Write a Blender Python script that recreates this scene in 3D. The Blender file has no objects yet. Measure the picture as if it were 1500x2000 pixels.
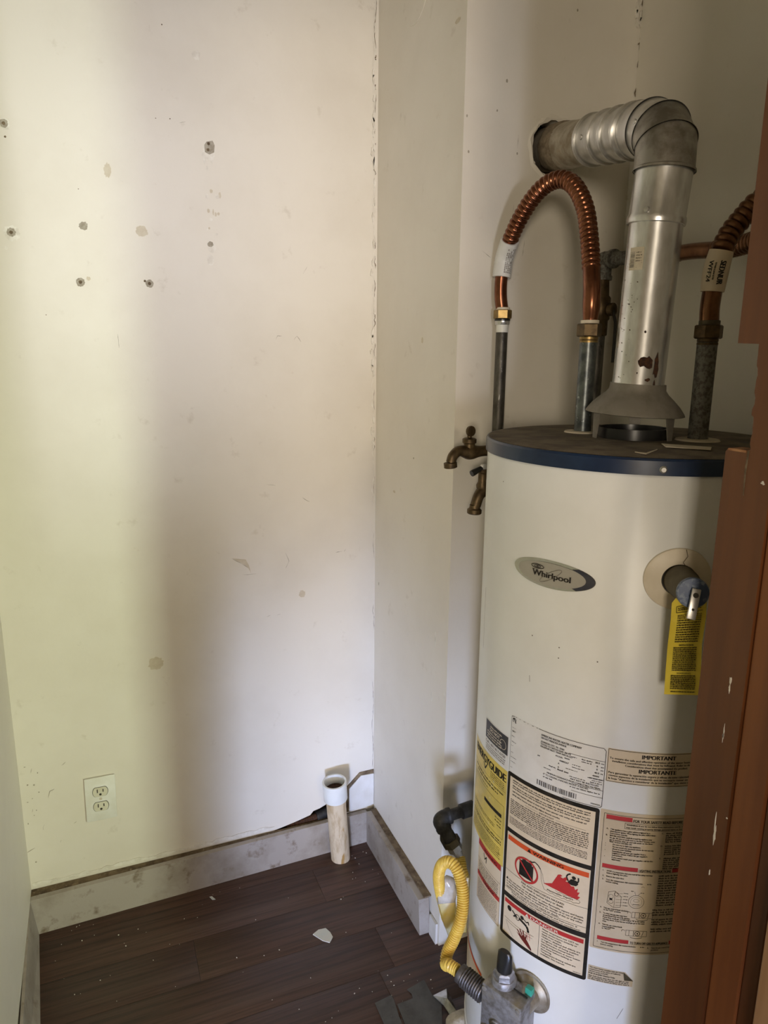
import bpy, bmesh, math, random
from mathutils import Vector, Matrix, geometry
from math import pi, sin, cos, radians as rad
random.seed(7)
sc = bpy.context.scene
COL = sc.collection

# ------------------------------------------------------------------ camera
F, CX, CY, H = 1387.0, 750.0, 1000.0, 1.35
R3 = Matrix(((0.92563, 0.07283, -0.37134), (-0.37834, 0.20291, -0.90316), (0.00957, 0.97649, 0.21538)))
CAM = Vector((0, 0, H))
cd = bpy.data.cameras.new('camera'); cam = bpy.data.objects.new('camera', cd); COL.objects.link(cam)
_z = Vector((690 - CX, -(7300 - CY), -F)); _z = -_z.normalized()
_a = 170 - CX; _t = -(_z.x * _a - _z.z * F) / _z.y
_y = Vector((_a, _t, -F)).normalized(); _x = _y.cross(_z)
R3 = Matrix((_x, _y, _z))
M = R3.to_4x4(); M.translation = CAM
cam.matrix_world = M
cd.sensor_fit = 'HORIZONTAL'; cd.sensor_width = 36; cd.lens = F / 1500 * 36
cd.clip_start = 0.02
sc.camera = cam

# ------------------------------------------------------------------ view and light
vs = sc.view_settings
vs.view_transform = 'Standard'; vs.look = 'None'; vs.gamma = 1; vs.use_curve_mapping = False
vs.exposure = 0.0
w = bpy.data.worlds.new('sky'); sc.world = w; w.use_nodes = True
w.node_tree.nodes['Background'].inputs[0].default_value = (0.75, 0.85, 1.0, 1)
w.node_tree.nodes['Background'].inputs[1].default_value = 0.0

def area(name, loc, target, sx, sy, power, col, spread=180):
    l = bpy.data.lights.new(name, 'AREA'); l.shape = 'RECTANGLE'; l.size = sx; l.size_y = sy
    l.energy = power; l.color = col; l.spread = rad(spread)
    o = bpy.data.objects.new(name, l); COL.objects.link(o); o.location = loc
    d = Vector(target) - Vector(loc)
    o.rotation_euler = d.to_track_quat('-Z', 'Y').to_euler()
    return o
# one inferred daylight source, then four lamps added to shape and fill the light
LIGHTS = [
    ('window_daylight', (2.00, -3.06, 1.05), (0.0, 1.67, 0.8), 0.28, 1.0, 11.2, (0.876, 1.0, 0.72), 60),
    ('window_ground_bounce', (-0.42, -3.06, 0.95), (0.17, 1.67, 1.70), 0.40, 0.4, 1.75, (0.90, 0.90, 1.0), 20),  # added narrow beam that brightens only the upper back wall
    ('low_window_daylight', (-1.55, -3.06, 0.40), (0.64, 1.60, 0.22), 0.45, 0.4, 2.5, (0.48, 0.61, 1.0), 18),  # added bluish beam for the lower right corner and tank foot
    ('side_window_daylight', (-1.90, -3.06, 1.45), (0.6, 1.3, 0.9), 0.7, 0.9, 20.0, (1.0, 0.86, 0.68), 100),  # added fill for the chase wall and the tank front
    ('rear_window_daylight', (0.25, -3.06, 1.85), (0.3, 1.3, 1.2), 0.5, 0.7, 26, (1.0, 0.82, 0.60), 160),  # added broad warm fill for the whole closet
]
for L_ in LIGHTS: area(*L_)

# ------------------------------------------------------------------ pixel to place helpers
def ray(px, py): return R3 @ Vector((px - CX, -(py - CY), -F))
def onZ(px, py, z=0.0):
    d = ray(px, py); return CAM + d * ((z - H) / d.z)
def onY(px, py, y):
    d = ray(px, py); return CAM + d * (y / d.y)
def onX(px, py, x):
    d = ray(px, py); return CAM + d * (x / d.x)
def atD(px, py, dist):
    d = ray(px, py); return CAM + d * (dist / math.hypot(d.x, d.y))

# ------------------------------------------------------------------ mesh helpers
def frame(axis):
    z = Vector(axis).normalized()
    a = Vector((0, 0, 1)) if abs(z.z) < 0.95 else Vector((1, 0, 0))
    x = a.cross(z).normalized(); y = z.cross(x)
    return x, y, z

class MB:
    def __init__(s): s.v = []; s.f = []
    def add(s, verts, faces):
        n = len(s.v); s.v += [tuple(p) for p in verts]; s.f += [tuple(i + n for i in f) for f in faces]; return s
    def box(s, a, b):
        x0, y0, z0 = a; x1, y1, z1 = b
        return s.add([(x0,y0,z0),(x1,y0,z0),(x1,y1,z0),(x0,y1,z0),(x0,y0,z1),(x1,y0,z1),(x1,y1,z1),(x0,y1,z1)],
                     [(0,3,2,1),(4,5,6,7),(0,1,5,4),(1,2,6,5),(2,3,7,6),(3,0,4,7)])
    def obox(s, c, ax, ay, az, hx, hy, hz, bev=0.0):
        c = Vector(c); ax, ay, az = Vector(ax), Vector(ay), Vector(az)
        if bev <= 0:
            P = [c + ax*hx*i + ay*hy*j + az*hz*k for k in (-1,1) for (i,j) in ((-1,-1),(1,-1),(1,1),(-1,1))]
            return s.add(P, [(0,3,2,1),(4,5,6,7),(0,1,5,4),(1,2,6,5),(2,3,7,6),(3,0,4,7)])
        bm = bmesh.new(); bmesh.ops.create_cube(bm, size=2)
        for v in bm.verts: v.co = Vector((v.co.x*hx, v.co.y*hy, v.co.z*hz))
        bmesh.ops.bevel(bm, geom=bm.edges[:], offset=bev, segments=2, affect='EDGES', profile=0.5)
        return s.bm(bm, lambda p: c + ax*p.x + ay*p.y + az*p.z)
    def bm(s, bm, fn=lambda p: p):
        bm.verts.index_update()
        s.add([fn(v.co) for v in bm.verts], [tuple(v.index for v in f.verts) for f in bm.faces]); bm.free(); return s
    def lathe(s, o, axis, prof, seg=24, jit=None):
        o = Vector(o); x, y, z = frame(axis); V = []; Fc = []; n = len(prof)
        for (r, h) in prof:
            for k in range(seg):
                a = 2*pi*k/seg; rr = r if jit is None else r*(1+jit(a, h))
                V.append(o + z*h + (x*cos(a) + y*sin(a))*rr)
        for i in range(n-1):
            for k in range(seg):
                k2 = (k+1) % seg
                Fc.append((i*seg+k, i*seg+k2, (i+1)*seg+k2, (i+1)*seg+k))
        if prof[0][0] > 1e-6 and getattr(s, 'cap0', True): Fc.append(tuple(reversed(range(seg))))
        if prof[-1][0] > 1e-6 and getattr(s, 'cap1', True): Fc.append(tuple((n-1)*seg+k for k in range(seg)))
        return s.add(V, Fc)
    def cyl(s, a, b, r, seg=20, r2=None):
        a, b = Vector(a), Vector(b)
        return s.lathe(a, b-a, [(r, 0), (r if r2 is None else r2, (b-a).length)], seg)
    def tube(s, pts, rf, seg=12, caps=True):
        """pts list of Vectors; rf radius or list"""
        pts = [Vector(p) for p in pts]; n = len(pts)
        rs = rf if isinstance(rf, (list, tuple)) else [rf]*n
        t0 = (pts[1]-pts[0]).normalized(); x, y, _ = frame(t0); V = []; Fc = []
        for i, p in enumerate(pts):
            t = (pts[min(i+1, n-1)] - pts[max(i-1, 0)]).normalized()
            x = (x - t*x.dot(t)).normalized(); y = t.cross(x)
            for k in range(seg):
                a = 2*pi*k/seg; V.append(p + (x*cos(a) + y*sin(a))*rs[i])
        for i in range(n-1):
            for k in range(seg):
                k2 = (k+1) % seg; Fc.append((i*seg+k, i*seg+k2, (i+1)*seg+k2, (i+1)*seg+k))
        if caps: Fc += [tuple(reversed(range(seg))), tuple((n-1)*seg+k for k in range(seg))]
        return s.add(V, Fc)
    def poly(s, pts, off):
        """flat polygon (3D pts) extruded by vector off"""
        pts = [Vector(p) for p in pts]; n = len(pts); off = Vector(off)
        tri = geometry.tessellate_polygon([pts])
        V = pts + [p+off for p in pts]
        Fc = [tuple(t) for t in tri] + [tuple(n+i for i in reversed(t)) for t in tri]
        Fc += [(i, (i+1) % n, n+(i+1) % n, n+i) for i in range(n)]
        return s.add(V, Fc)
    def build(s, name, mat, parent=None, smooth=40, bevel=0):
        me = bpy.data.meshes.new(name); me.from_pydata(s.v, [], s.f); me.update()
        bm = bmesh.new(); bm.from_mesh(me)
        bmesh.ops.recalc_face_normals(bm, faces=bm.faces[:]); bm.to_mesh(me); bm.free()
        o = bpy.data.objects.new(name, me); COL.objects.link(o)
        if mat: me.materials.append(mat)
        if smooth:
            me.shade_smooth(); me.set_sharp_from_angle(angle=rad(smooth))
        if bevel:
            m = o.modifiers.new('bevel', 'BEVEL'); m.width = bevel; m.segments = 2; m.limit_method = 'ANGLE'
        if parent: o.parent = parent
        return o

def thing(name, label, cat, group=None, loc=(0, 0, 0)):
    o = bpy.data.objects.new(name, None); COL.objects.link(o); o.empty_display_size = 0.05
    return tag(o, label, cat, group)
def tag(o, label, cat, group=None):
    o['label'] = label; o['category'] = cat
    if group: o['group'] = group
    return o
def struct(o, label=None):
    o['kind'] = 'structure'
    if label: o['label'] = label
    return o

def spline(ctrl, step=0.0015):
    """Catmull-Rom through control points, resampled evenly"""
    P = [Vector(c) for c in ctrl]; P = [P[0]*2-P[1]] + P + [P[-1]*2-P[-2]]
    out = []
    for i in range(1, len(P)-2):
        p0, p1, p2, p3 = P[i-1:i+3]
        for k in range(24):
            t = k/24
            out.append(0.5*((2*p1) + (p2-p0)*t + (2*p0-5*p1+4*p2-p3)*t*t + (3*p1-p0-3*p2+p3)*t**3))
    out.append(P[-2])
    L = [0]
    for a, b in zip(out, out[1:]): L.append(L[-1] + (b-a).length)
    n = max(2, int(L[-1]/step)); res = []; j = 0
    for i in range(n+1):
        d = L[-1]*i/n
        while j < len(L)-2 and L[j+1] < d: j += 1
        t = (d-L[j])/max(1e-9, L[j+1]-L[j]); res.append(out[j].lerp(out[j+1], t))
    return res

def ribbed(ctrl, r, pitch, amp, seg=14, plain0=0.0, plain1=0.0):
    step = pitch/8; pts = spline(ctrl, step); n = len(pts); rs = []
    tot = sum((b-a).length for a, b in zip(pts, pts[1:])); d = 0
    for i in range(n):
        if i: d += (pts[i]-pts[i-1]).length
        k = 0.0 if d < plain0 or d > tot-plain1 else 1.0
        rs.append(r + k*amp*(abs(sin(pi*d/pitch))**0.6*2-1) - (1-k)*amp)
    return MB().tube(pts, rs, seg)

# ------------------------------------------------------------------ materials
def mat(name, col, rough=0.5, metal=0.0, var=None, vscale=20, vmix=(0.4, 0.62), bump=0.0, bscale=200, stretch=(1, 1, 1),
        spec=0.5, coat=0.0, detail=6, objrand=0.0, second=None):
    m = bpy.data.materials.new(name); m.use_nodes = True; nt = m.node_tree; N = nt.nodes; L = nt.links
    b = N['Principled BSDF']
    b.inputs['Roughness'].default_value = rough; b.inputs['Metallic'].default_value = metal
    b.inputs['Specular IOR Level'].default_value = spec; b.inputs['Coat Weight'].default_value = coat
    b.inputs['Base Color'].default_value = (*col, 1)
    tc = N.new('ShaderNodeTexCoord'); mp = N.new('ShaderNodeMapping'); mp.inputs['Scale'].default_value = stretch
    L.new(tc.outputs['Object'], mp.inputs['Vector'])
    src = None
    def layer(prev, c, sc_, mix, det):
        nz = N.new('ShaderNodeTexNoise'); nz.inputs['Scale'].default_value = sc_; nz.inputs['Detail'].default_value = det
        nz.inputs['Roughness'].default_value = 0.62
        L.new(mp.outputs['Vector'], nz.inputs['Vector'])
        rp = N.new('ShaderNodeMapRange'); rp.inputs['From Min'].default_value = mix[0]; rp.inputs['From Max'].default_value = mix[1]
        L.new(nz.outputs['Fac'], rp.inputs['Value'])
        mx = N.new('ShaderNodeMix'); mx.data_type = 'RGBA'
        if prev is None: mx.inputs['A'].default_value = (*col, 1)
        else: L.new(prev, mx.inputs['A'])
        mx.inputs['B'].default_value = (*c, 1); L.new(rp.outputs['Result'], mx.inputs['Factor'])
        return mx.outputs['Result']
    if var: src = layer(None, var, vscale, vmix, detail)
    if second: src = layer(src, *second)
    if objrand:
        oi = N.new('ShaderNodeObjectInfo'); hs = N.new('ShaderNodeHueSaturation')
        mr = N.new('ShaderNodeMapRange'); mr.inputs['To Min'].default_value = 1-objrand; mr.inputs['To Max'].default_value = 1+objrand
        L.new(oi.outputs['Random'], mr.inputs['Value']); L.new(mr.outputs['Result'], hs.inputs['Value'])
        if src: L.new(src, hs.inputs['Color'])
        else: hs.inputs['Color'].default_value = (*col, 1)
        src = hs.outputs['Color']
    if src: L.new(src, b.inputs['Base Color'])
    if bump:
        nb = N.new('ShaderNodeTexNoise'); nb.inputs['Scale'].default_value = bscale; nb.inputs['Detail'].default_value = 4
        L.new(mp.outputs['Vector'], nb.inputs['Vector'])
        bp = N.new('ShaderNodeBump'); bp.inputs['Strength'].default_value = bump; bp.inputs['Distance'].default_value = 0.002
        L.new(nb.outputs['Fac'], bp.inputs['Height']); L.new(bp.outputs['Normal'], b.inputs['Normal'])
    return m

PAINT = (0.76, 0.72, 0.64)
m_wall = mat('wall_paint', PAINT, 0.55, var=(0.70, 0.655, 0.57), vscale=3.5, vmix=(0.42, 0.72), bump=0.12, bscale=70,
             second=((0.60, 0.55, 0.46), 22, (0.64, 0.80), 8))
m_room = mat('room_paint', (0.62, 0.54, 0.42), 0.7, var=(0.56, 0.48, 0.36), vscale=2)
m_ceil = mat('ceiling_paint', (0.72, 0.68, 0.6), 0.8, var=(0.68, 0.63, 0.55), vscale=3)
m_flake = mat('torn_paint', (0.80, 0.77, 0.70), 0.7, var=(0.66, 0.62, 0.54), vscale=60)
m_plaster = mat('bare_plaster', (0.42, 0.38, 0.31), 0.9, var=(0.30, 0.26, 0.2), vscale=150)
m_crack = mat('crack_gap', (0.10, 0.07, 0.04), 0.95, var=(0.2, 0.15, 0.09), vscale=80)
m_tanpatch = mat('filled_spot', (0.62, 0.56, 0.44), 0.8, var=(0.57, 0.50, 0.38), vscale=80)
m_base = mat('baseboard_paint', (0.40, 0.36, 0.32), 0.55, var=(0.26, 0.22, 0.175), vscale=9, vmix=(0.45, 0.7), bump=0.1,
             second=((0.17, 0.125, 0.08), 24, (0.57, 0.72), 9))
m_baselight = mat('white_trim_paint', (0.74, 0.73, 0.71), 0.5, var=(0.66, 0.64, 0.6), vscale=14)
m_dirtwood = mat('dirty_bare_wood', (0.20, 0.145, 0.085), 0.85, var=(0.09, 0.06, 0.035), vscale=40, second=((0.32, 0.25, 0.16), 90, (0.6, 0.7), 5), bump=0.4, bscale=160)
m_plank = mat('floor_plank_wood', (0.082, 0.040, 0.027), 0.45, var=(0.038, 0.018, 0.012), vscale=95, vmix=(0.40, 0.62), stretch=(0.05, 1.8, 1),
              second=((0.13, 0.080, 0.058), 9, (0.56, 0.85), 8), bump=0.25, bscale=60, objrand=0.12, detail=8)
m_sub = mat('subfloor', (0.03, 0.018, 0.012), 0.8, var=(0.02, 0.012, 0.01), vscale=9)
m_enamel = mat('white_enamel', (0.80, 0.815, 0.81), 0.32, var=(0.75, 0.76, 0.745), vscale=5, spec=0.5, second=((0.62, 0.6, 0.54), 60, (0.72, 0.85), 6))
m_blue = mat('blue_enamel', (0.004, 0.014, 0.045), 0.3, var=(0.010, 0.026, 0.07), vscale=12)
m_dust = mat('dusty_lid', (0.17, 0.138, 0.10), 0.95, var=(0.085, 0.068, 0.05), vscale=22, second=((0.02, 0.035, 0.075), 13, (0.66, 0.74), 5), bump=0.6, bscale=120)
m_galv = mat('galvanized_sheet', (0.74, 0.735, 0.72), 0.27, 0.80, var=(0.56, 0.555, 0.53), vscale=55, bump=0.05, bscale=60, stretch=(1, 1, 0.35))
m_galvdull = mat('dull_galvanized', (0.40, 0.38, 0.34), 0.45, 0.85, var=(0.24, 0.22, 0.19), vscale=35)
m_galvold = mat('stained_vent_metal', (0.52, 0.48, 0.40), 0.5, 0.6, var=(0.30, 0.25, 0.18), vscale=28, second=((0.36, 0.25, 0.13), 18, (0.58, 0.75), 5))
m_hood = mat('grey_hood_metal', (0.27, 0.25, 0.215), 0.6, 0.4, var=(0.21, 0.19, 0.155), vscale=30)
m_pipe = mat('old_steel_pipe', (0.13, 0.12, 0.10), 0.5, 0.6, var=(0.055, 0.05, 0.043), vscale=50, second=((0.42, 0.41, 0.38), 90, (0.64, 0.72), 4), stretch=(1, 1, 0.4))
m_pipeg = mat('grey_steel_pipe', (0.20, 0.195, 0.175), 0.65, 0.35, var=(0.10, 0.092, 0.078), vscale=190, vmix=(0.45, 0.58))
m_pipeb = mat('bluish_steel_pipe', (0.15, 0.165, 0.165), 0.35, 0.7, var=(0.07, 0.08, 0.085), vscale=60, second=((0.33, 0.36, 0.36), 120, (0.62, 0.70), 4))
m_copper = mat('copper', (0.27, 0.11, 0.06), 0.25, 0.92, var=(0.18, 0.068, 0.036), vscale=40)
m_copdark = mat('dark_copper', (0.20, 0.098, 0.05), 0.34, 0.95, var=(0.13, 0.06, 0.03), vscale=40)
m_brass = mat('old_brass', (0.36, 0.25, 0.10), 0.4, 0.9, var=(0.22, 0.15, 0.06), vscale=60)
m_bronze = mat('tarnished_bronze', (0.125, 0.085, 0.042), 0.45, 0.75, var=(0.07, 0.046, 0.023), vscale=70)
m_black = mat('black_iron', (0.022, 0.021, 0.020), 0.55, 0.3, var=(0.05, 0.047, 0.043), vscale=50, bump=0.3)
m_blackp = mat('black_plastic', (0.012, 0.012, 0.012), 0.3, var=(0.02, 0.02, 0.02), vscale=30)
m_white = mat('white_plastic', (0.80, 0.80, 0.76), 0.4, var=(0.74, 0.73, 0.66), vscale=25)
m_rec = mat('cream_receptacle', (0.70, 0.68, 0.56), 0.4, var=(0.64, 0.61, 0.48), vscale=40)
m_slot = mat('outlet_slot', (0.03, 0.028, 0.02), 0.8, var=(0.05, 0.04, 0.03), vscale=40)
m_pvc = mat('aged_pvc', (0.66, 0.55, 0.39), 0.5, var=(0.45, 0.33, 0.19), vscale=70, vmix=(0.46, 0.66), stretch=(1, 1, 0.25), second=((0.42, 0.25, 0.08), 45, (0.64, 0.70), 3))
m_pvcw = mat('white_pvc', (0.76, 0.78, 0.77), 0.35, var=(0.70, 0.72, 0.72), vscale=20)
m_yellow = mat('yellow_flex', (0.74, 0.53, 0.10), 0.35, var=(0.64, 0.42, 0.07), vscale=60, spec=0.6)
m_tagpl = mat('yellow_sleeve', (0.62, 0.47, 0.10), 0.3, var=(0.58, 0.50, 0.28), vscale=25, second=((0.25, 0.2, 0.08), 90, (0.66, 0.7), 3))
m_tagwh = mat('clear_white_sleeve', (0.62, 0.58, 0.52), 0.22, var=(0.45, 0.40, 0.33), vscale=40)
m_cast = mat('cast_aluminium', (0.36, 0.36, 0.38), 0.5, 0.55, var=(0.19, 0.18, 0.165), vscale=60, second=((0.30, 0.26, 0.17), 20, (0.55, 0.75), 5), bump=0.35, bscale=220)
m_thread = mat('threaded_steel', (0.17, 0.16, 0.155), 0.45, 0.8, var=(0.09, 0.08, 0.075), vscale=60)
m_teal = mat('teal_cap', (0.04, 0.33, 0.25), 0.4, var=(0.05, 0.4, 0.3), vscale=60)
m_cream = mat('label_cream', (0.74, 0.63, 0.475), 0.45, var=(0.68, 0.57, 0.42), vscale=14)
m_creamd = mat('label_tan', (0.66, 0.55, 0.39), 0.45, var=(0.60, 0.49, 0.33), vscale=14)
m_lwhite = mat('label_white', (0.77, 0.765, 0.75), 0.4, var=(0.72, 0.71, 0.69), vscale=30)
m_lyellow = mat('label_yellow', (0.78, 0.60, 0.13), 0.4, var=(0.58, 0.46, 0.12), vscale=18, second=((0.7, 0.62, 0.33), 60, (0.66, 0.72), 4))
m_tyellow = mat('tag_yellow', (0.80, 0.63, 0.07), 0.45, var=(0.72, 0.55, 0.05), vscale=18)
m_ink = mat('black_ink', (0.014, 0.012, 0.010), 0.65, spec=0.2, var=(0.03, 0.025, 0.02), vscale=60)
m_inkg = mat('grey_ink', (0.12, 0.10, 0.085), 0.5, var=(0.17, 0.145, 0.12), vscale=90)
m_inkw = mat('white_ink', (0.72, 0.66, 0.56), 0.5, var=(0.68, 0.6, 0.5), vscale=60)
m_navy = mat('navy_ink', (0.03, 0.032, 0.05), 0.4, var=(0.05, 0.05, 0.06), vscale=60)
m_red = mat('red_ink', (0.50, 0.035, 0.035), 0.45, var=(0.44, 0.03, 0.03), vscale=40)
m_orange = mat('orange_ink', (0.68, 0.10, 0.025), 0.45, var=(0.62, 0.08, 0.02), vscale=40)
m_dred = mat('dark_red_ink', (0.16, 0.02, 0.015), 0.45, var=(0.1, 0.02, 0.015), vscale=90)
m_badge = mat('badge_silver', (0.44, 0.415, 0.37), 0.35, 0.35, var=(0.40, 0.375, 0.33), vscale=10)
m_chrome = mat('badge_rim', (0.62, 0.61, 0.58), 0.16, 0.9, var=(0.55, 0.54, 0.5), vscale=10)
m_ring = mat('cream_plastic', (0.74, 0.66, 0.53), 0.45, var=(0.68, 0.6, 0.47), vscale=30, second=((0.3, 0.24, 0.16), 50, (0.68, 0.72), 5))
m_tpv = mat('olive_brass', (0.12, 0.098, 0.058), 0.6, 0.3, var=(0.08, 0.066, 0.04), vscale=40)
m_bluep = mat('blue_printed_cap', (0.07, 0.105, 0.20), 0.4, var=(0.22, 0.27, 0.36), vscale=120, vmix=(0.5, 0.6))
m_lever = mat('zinc_lever', (0.58, 0.57, 0.54), 0.35, 0.7, var=(0.45, 0.44, 0.42), vscale=40)
def woodmat(name, a, b_, c):
    return mat(name, a, 0.42, var=b_, vscale=13, vmix=(0.35, 0.65), stretch=(1.6, 1.6, 0.10), second=(c, 5, (0.55, 0.8), 6), bump=0.1, bscale=60, detail=9, coat=0.1)
m_wood = woodmat('stained_pine', (0.145, 0.050, 0.014), (0.078, 0.025, 0.008), (0.05, 0.015, 0.006))
m_wood2 = woodmat('stained_pine_light', (0.24, 0.085, 0.024), (0.15, 0.047, 0.014), (0.10, 0.03, 0.012))
m_woodraw = mat('torn_pine', (0.42, 0.22, 0.10), 0.8, var=(0.28, 0.12, 0.05), vscale=60)
m_wood3 = woodmat('worn_pine_casing', (0.42, 0.26, 0.14), (0.30, 0.16, 0.08), (0.2, 0.1, 0.05))
m_flash = mat('grey_sheet_scrap', (0.115, 0.115, 0.112), 0.6, 0.3, var=(0.08, 0.078, 0.075), vscale=30, second=((0.5, 0.48, 0.45), 220, (0.72, 0.76), 3))
m_foil = mat('crumpled_foil', (0.5, 0.5, 0.5), 0.3, 0.8, var=(0.25, 0.24, 0.22), vscale=50)
m_stone = mat('plaster_lump', (0.60, 0.55, 0.46), 0.9, var=(0.38, 0.33, 0.26), vscale=40, bump=0.6)
m_chip = mat('pale_paint_chip', (0.60, 0.64, 0.62), 0.6, var=(0.66, 0.66, 0.62), vscale=30)
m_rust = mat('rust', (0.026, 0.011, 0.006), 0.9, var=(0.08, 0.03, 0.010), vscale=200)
m_lint = mat('dust_lint', (0.26, 0.21, 0.15), 0.95, var=(0.16, 0.12, 0.08), vscale=90)
m_glass = mat('window_glass', (0.8, 0.9, 0.95), 0.05, var=(0.8, 0.88, 0.95), vscale=3)
m_frame = mat('window_frame_paint', (0.7, 0.68, 0.62), 0.5, var=(0.64, 0.62, 0.56), vscale=8)

# ================================================================== THE ROOM SHELL
XL, YB, XS, YN, XR, ZC = -0.217, 1.672, 0.662, 1.25, 1.042, 2.45
def plate(name, outline, holes, to3, off, mat_, parent=None):
    """filled outline with holes: 2D loops mapped to 3D by to3, extruded by off"""
    loops = [[Vector((*p, 0)) for p in lp] for lp in [outline] + holes]
    tri = geometry.tessellate_polygon(loops)
    flat = [p for lp in loops for p in lp]; n = len(flat)
    A = [Vector(to3(p.x, p.y)) for p in flat]; B = [p + Vector(off) for p in A]
    Fc = [tuple(t) for t in tri] + [tuple(n+i for i in reversed(t)) for t in tri]
    k = 0
    for lp in loops:
        m_ = len(lp); Fc += [(k+i, k+(i+1) % m_, n+k+(i+1) % m_, n+k+i) for i in range(m_)]; k += m_
    return MB().add(A+B, Fc).build(name, mat_, parent, smooth=0)

def ragged_circle(cx, cy, r, n=30, j=0.08, seed=1):
    rr = random.Random(seed); return [(cx + r*(1+rr.uniform(-j, j))*cos(2*pi*k/n), cy + r*(1+rr.uniform(-j, j))*sin(2*pi*k/n)) for k in range(n)]

def bw(px, py):
    p = onY(px, py, YB); return (p.x, p.z)
notch = [bw(536, 1622), bw(575, 1606), bw(606, 1592), bw(612, 1584), bw(624, 1579), bw(642, 1568), bw(676, 1568), bw(676, 1600)]
back_out = [(XL-0.05, 0.0), (XL-0.05, ZC), (XS+0.05, ZC), (XS+0.05, 0.0), (notch[-1][0], 0.0)] + list(reversed(notch)) + [(notch[0][0], 0.0)]
wall_back = struct(plate('wall_back', back_out, [], lambda a, b: (a, YB, b), (0, 0.05, 0), m_wall))
struct(MB().box((XL-0.05, YB+0.05, 0), (XR+0.1, YB+0.08, ZC)).build('wall_cavity', m_dirtwood, smooth=0))
wall_left = struct(MB().box((XL-0.06, 0.55, 0), (XL, YB+0.05, ZC)).build('wall_left', m_wall, smooth=0))
wall_chase = struct(MB().box((XS, YN, 0), (XS+0.05, YB, ZC)).build('wall_chase', m_wall, smooth=0))
hole_c = onY(1082, 291, YN)
niche_hole = ragged_circle(hole_c.x, hole_c.z, 0.052, 32, 0.07, 3)
wall_niche = struct(plate('wall_niche', [(XS+0.05, 0), (XS+0.05, ZC), (XR+0.06, ZC), (XR+0.06, 0)], [niche_hole],
                          lambda a, b: (a, YN, b), (0, 0.05, 0), m_wall))
struct(MB().box((XS+0.05, YN+0.06, 1.4), (XR+0.06, YN+0.075, 2.1)).build('wall_niche_cavity', m_crack, smooth=0))
wall_right = struct(MB().box((XR, 0.44, 0), (XR+0.06, YN, ZC)).build('wall_right', m_wall, smooth=0))
struct(MB().box((-2.6, -3.1, ZC), (3.1, YB+0.1, ZC+0.05)).build('ceiling', m_ceil, smooth=0))

# floor with single planks
floor = struct(MB().box((-2.6, -3.1, -0.05), (3.1, YB+0.08, -0.012)).build('floor', m_sub, smooth=0))
PW = 0.122; y = YB+0.05; row = 0
rp = random.Random(11)
meshes = {}
while y > -0.6:
    x = XL - 0.02 - rp.uniform(0, 0.9)
    while x < XR+0.05:
        x0, x1 = max(x, XL-0.02), min(x+1.2, XR+0.05)
        if x1 - x0 > 0.05:
            key = (round(x1-x0, 3))
            if key not in meshes:
                o = MB().obox((0, 0, 0), (1,0,0), (0,1,0), (0,0,1), (x1-x0)/2-0.0002, PW/2-0.0002, 0.006, 0.0005).build('plank', m_plank, floor, smooth=30)
                meshes[key] = o.data
            else:
                o = bpy.data.objects.new('plank', meshes[key]); COL.objects.link(o); o.parent = floor
            o.location = ((x0+x1)/2, y-PW/2, -0.006)
        x += 1.2
    y -= PW; row += 1

# partition with the doorway the picture is taken through, and the room behind
DX, DY0, DY1 = 0.634, 0.44, 0.512
struct(MB().box((DX, DY0, 0), (3.1, DY1, ZC)).build('wall_partition', m_room, smooth=0))
struct(MB().box((-2.6, DY0, 0), (XL-0.02, DY1, ZC)).build('wall_partition_far', m_room, smooth=0))
struct(MB().box((XL-0.02, DY0, 2.06), (DX, DY1, ZC)).build('wall_lintel', m_room, smooth=0))
struct(MB().box((-2.66, -3.1, 0), (-2.6, DY1, ZC)).build('wall_room_left', m_room, smooth=0))
struct(MB().box((3.1, -3.1, 0), (3.16, DY1, ZC)).build('wall_room_right', m_room, smooth=0))
OPENINGS = [(1.84, 2.16, 0.53, 1.57), (-0.64, -0.20, 0.73, 1.17), (-1.80, -1.30, 0.18, 0.62), (-2.27, -1.53, 0.98, 1.92), (-0.02, 0.52, 1.48, 2.22)]  # openings cut to fit the lamps, all but the first made up
struct(plate('wall_room_rear', [(-2.6, 0), (-2.6, ZC), (3.1, ZC), (3.1, 0)],
       [[(x0, z0), (x1, z0), (x1, z1), (x0, z1)] for x0, x1, z0, z1 in OPENINGS],
       lambda a, b: (a, -3.1, b), (0, -0.06, 0), m_room))
def lamp_opening(n, x0, x1, z0, z1):
    b = MB()
    for (a, c) in (((x0, z0), (x1, z0+0.02)), ((x0, z1-0.02), (x1, z1)), ((x0, z0+0.02), (x0+0.02, z1-0.02)), ((x1-0.02, z0+0.02), (x1, z1-0.02))):
        b.box((a[0], -3.155, a[1]), (c[0], -3.105, c[1]))
    o = struct(b.build('window_%d' % n, m_frame, smooth=0)); return o  # unseen frame added around each lamp's opening
for i_, w4 in enumerate(OPENINGS): lamp_opening(i_+1, *w4)

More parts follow.
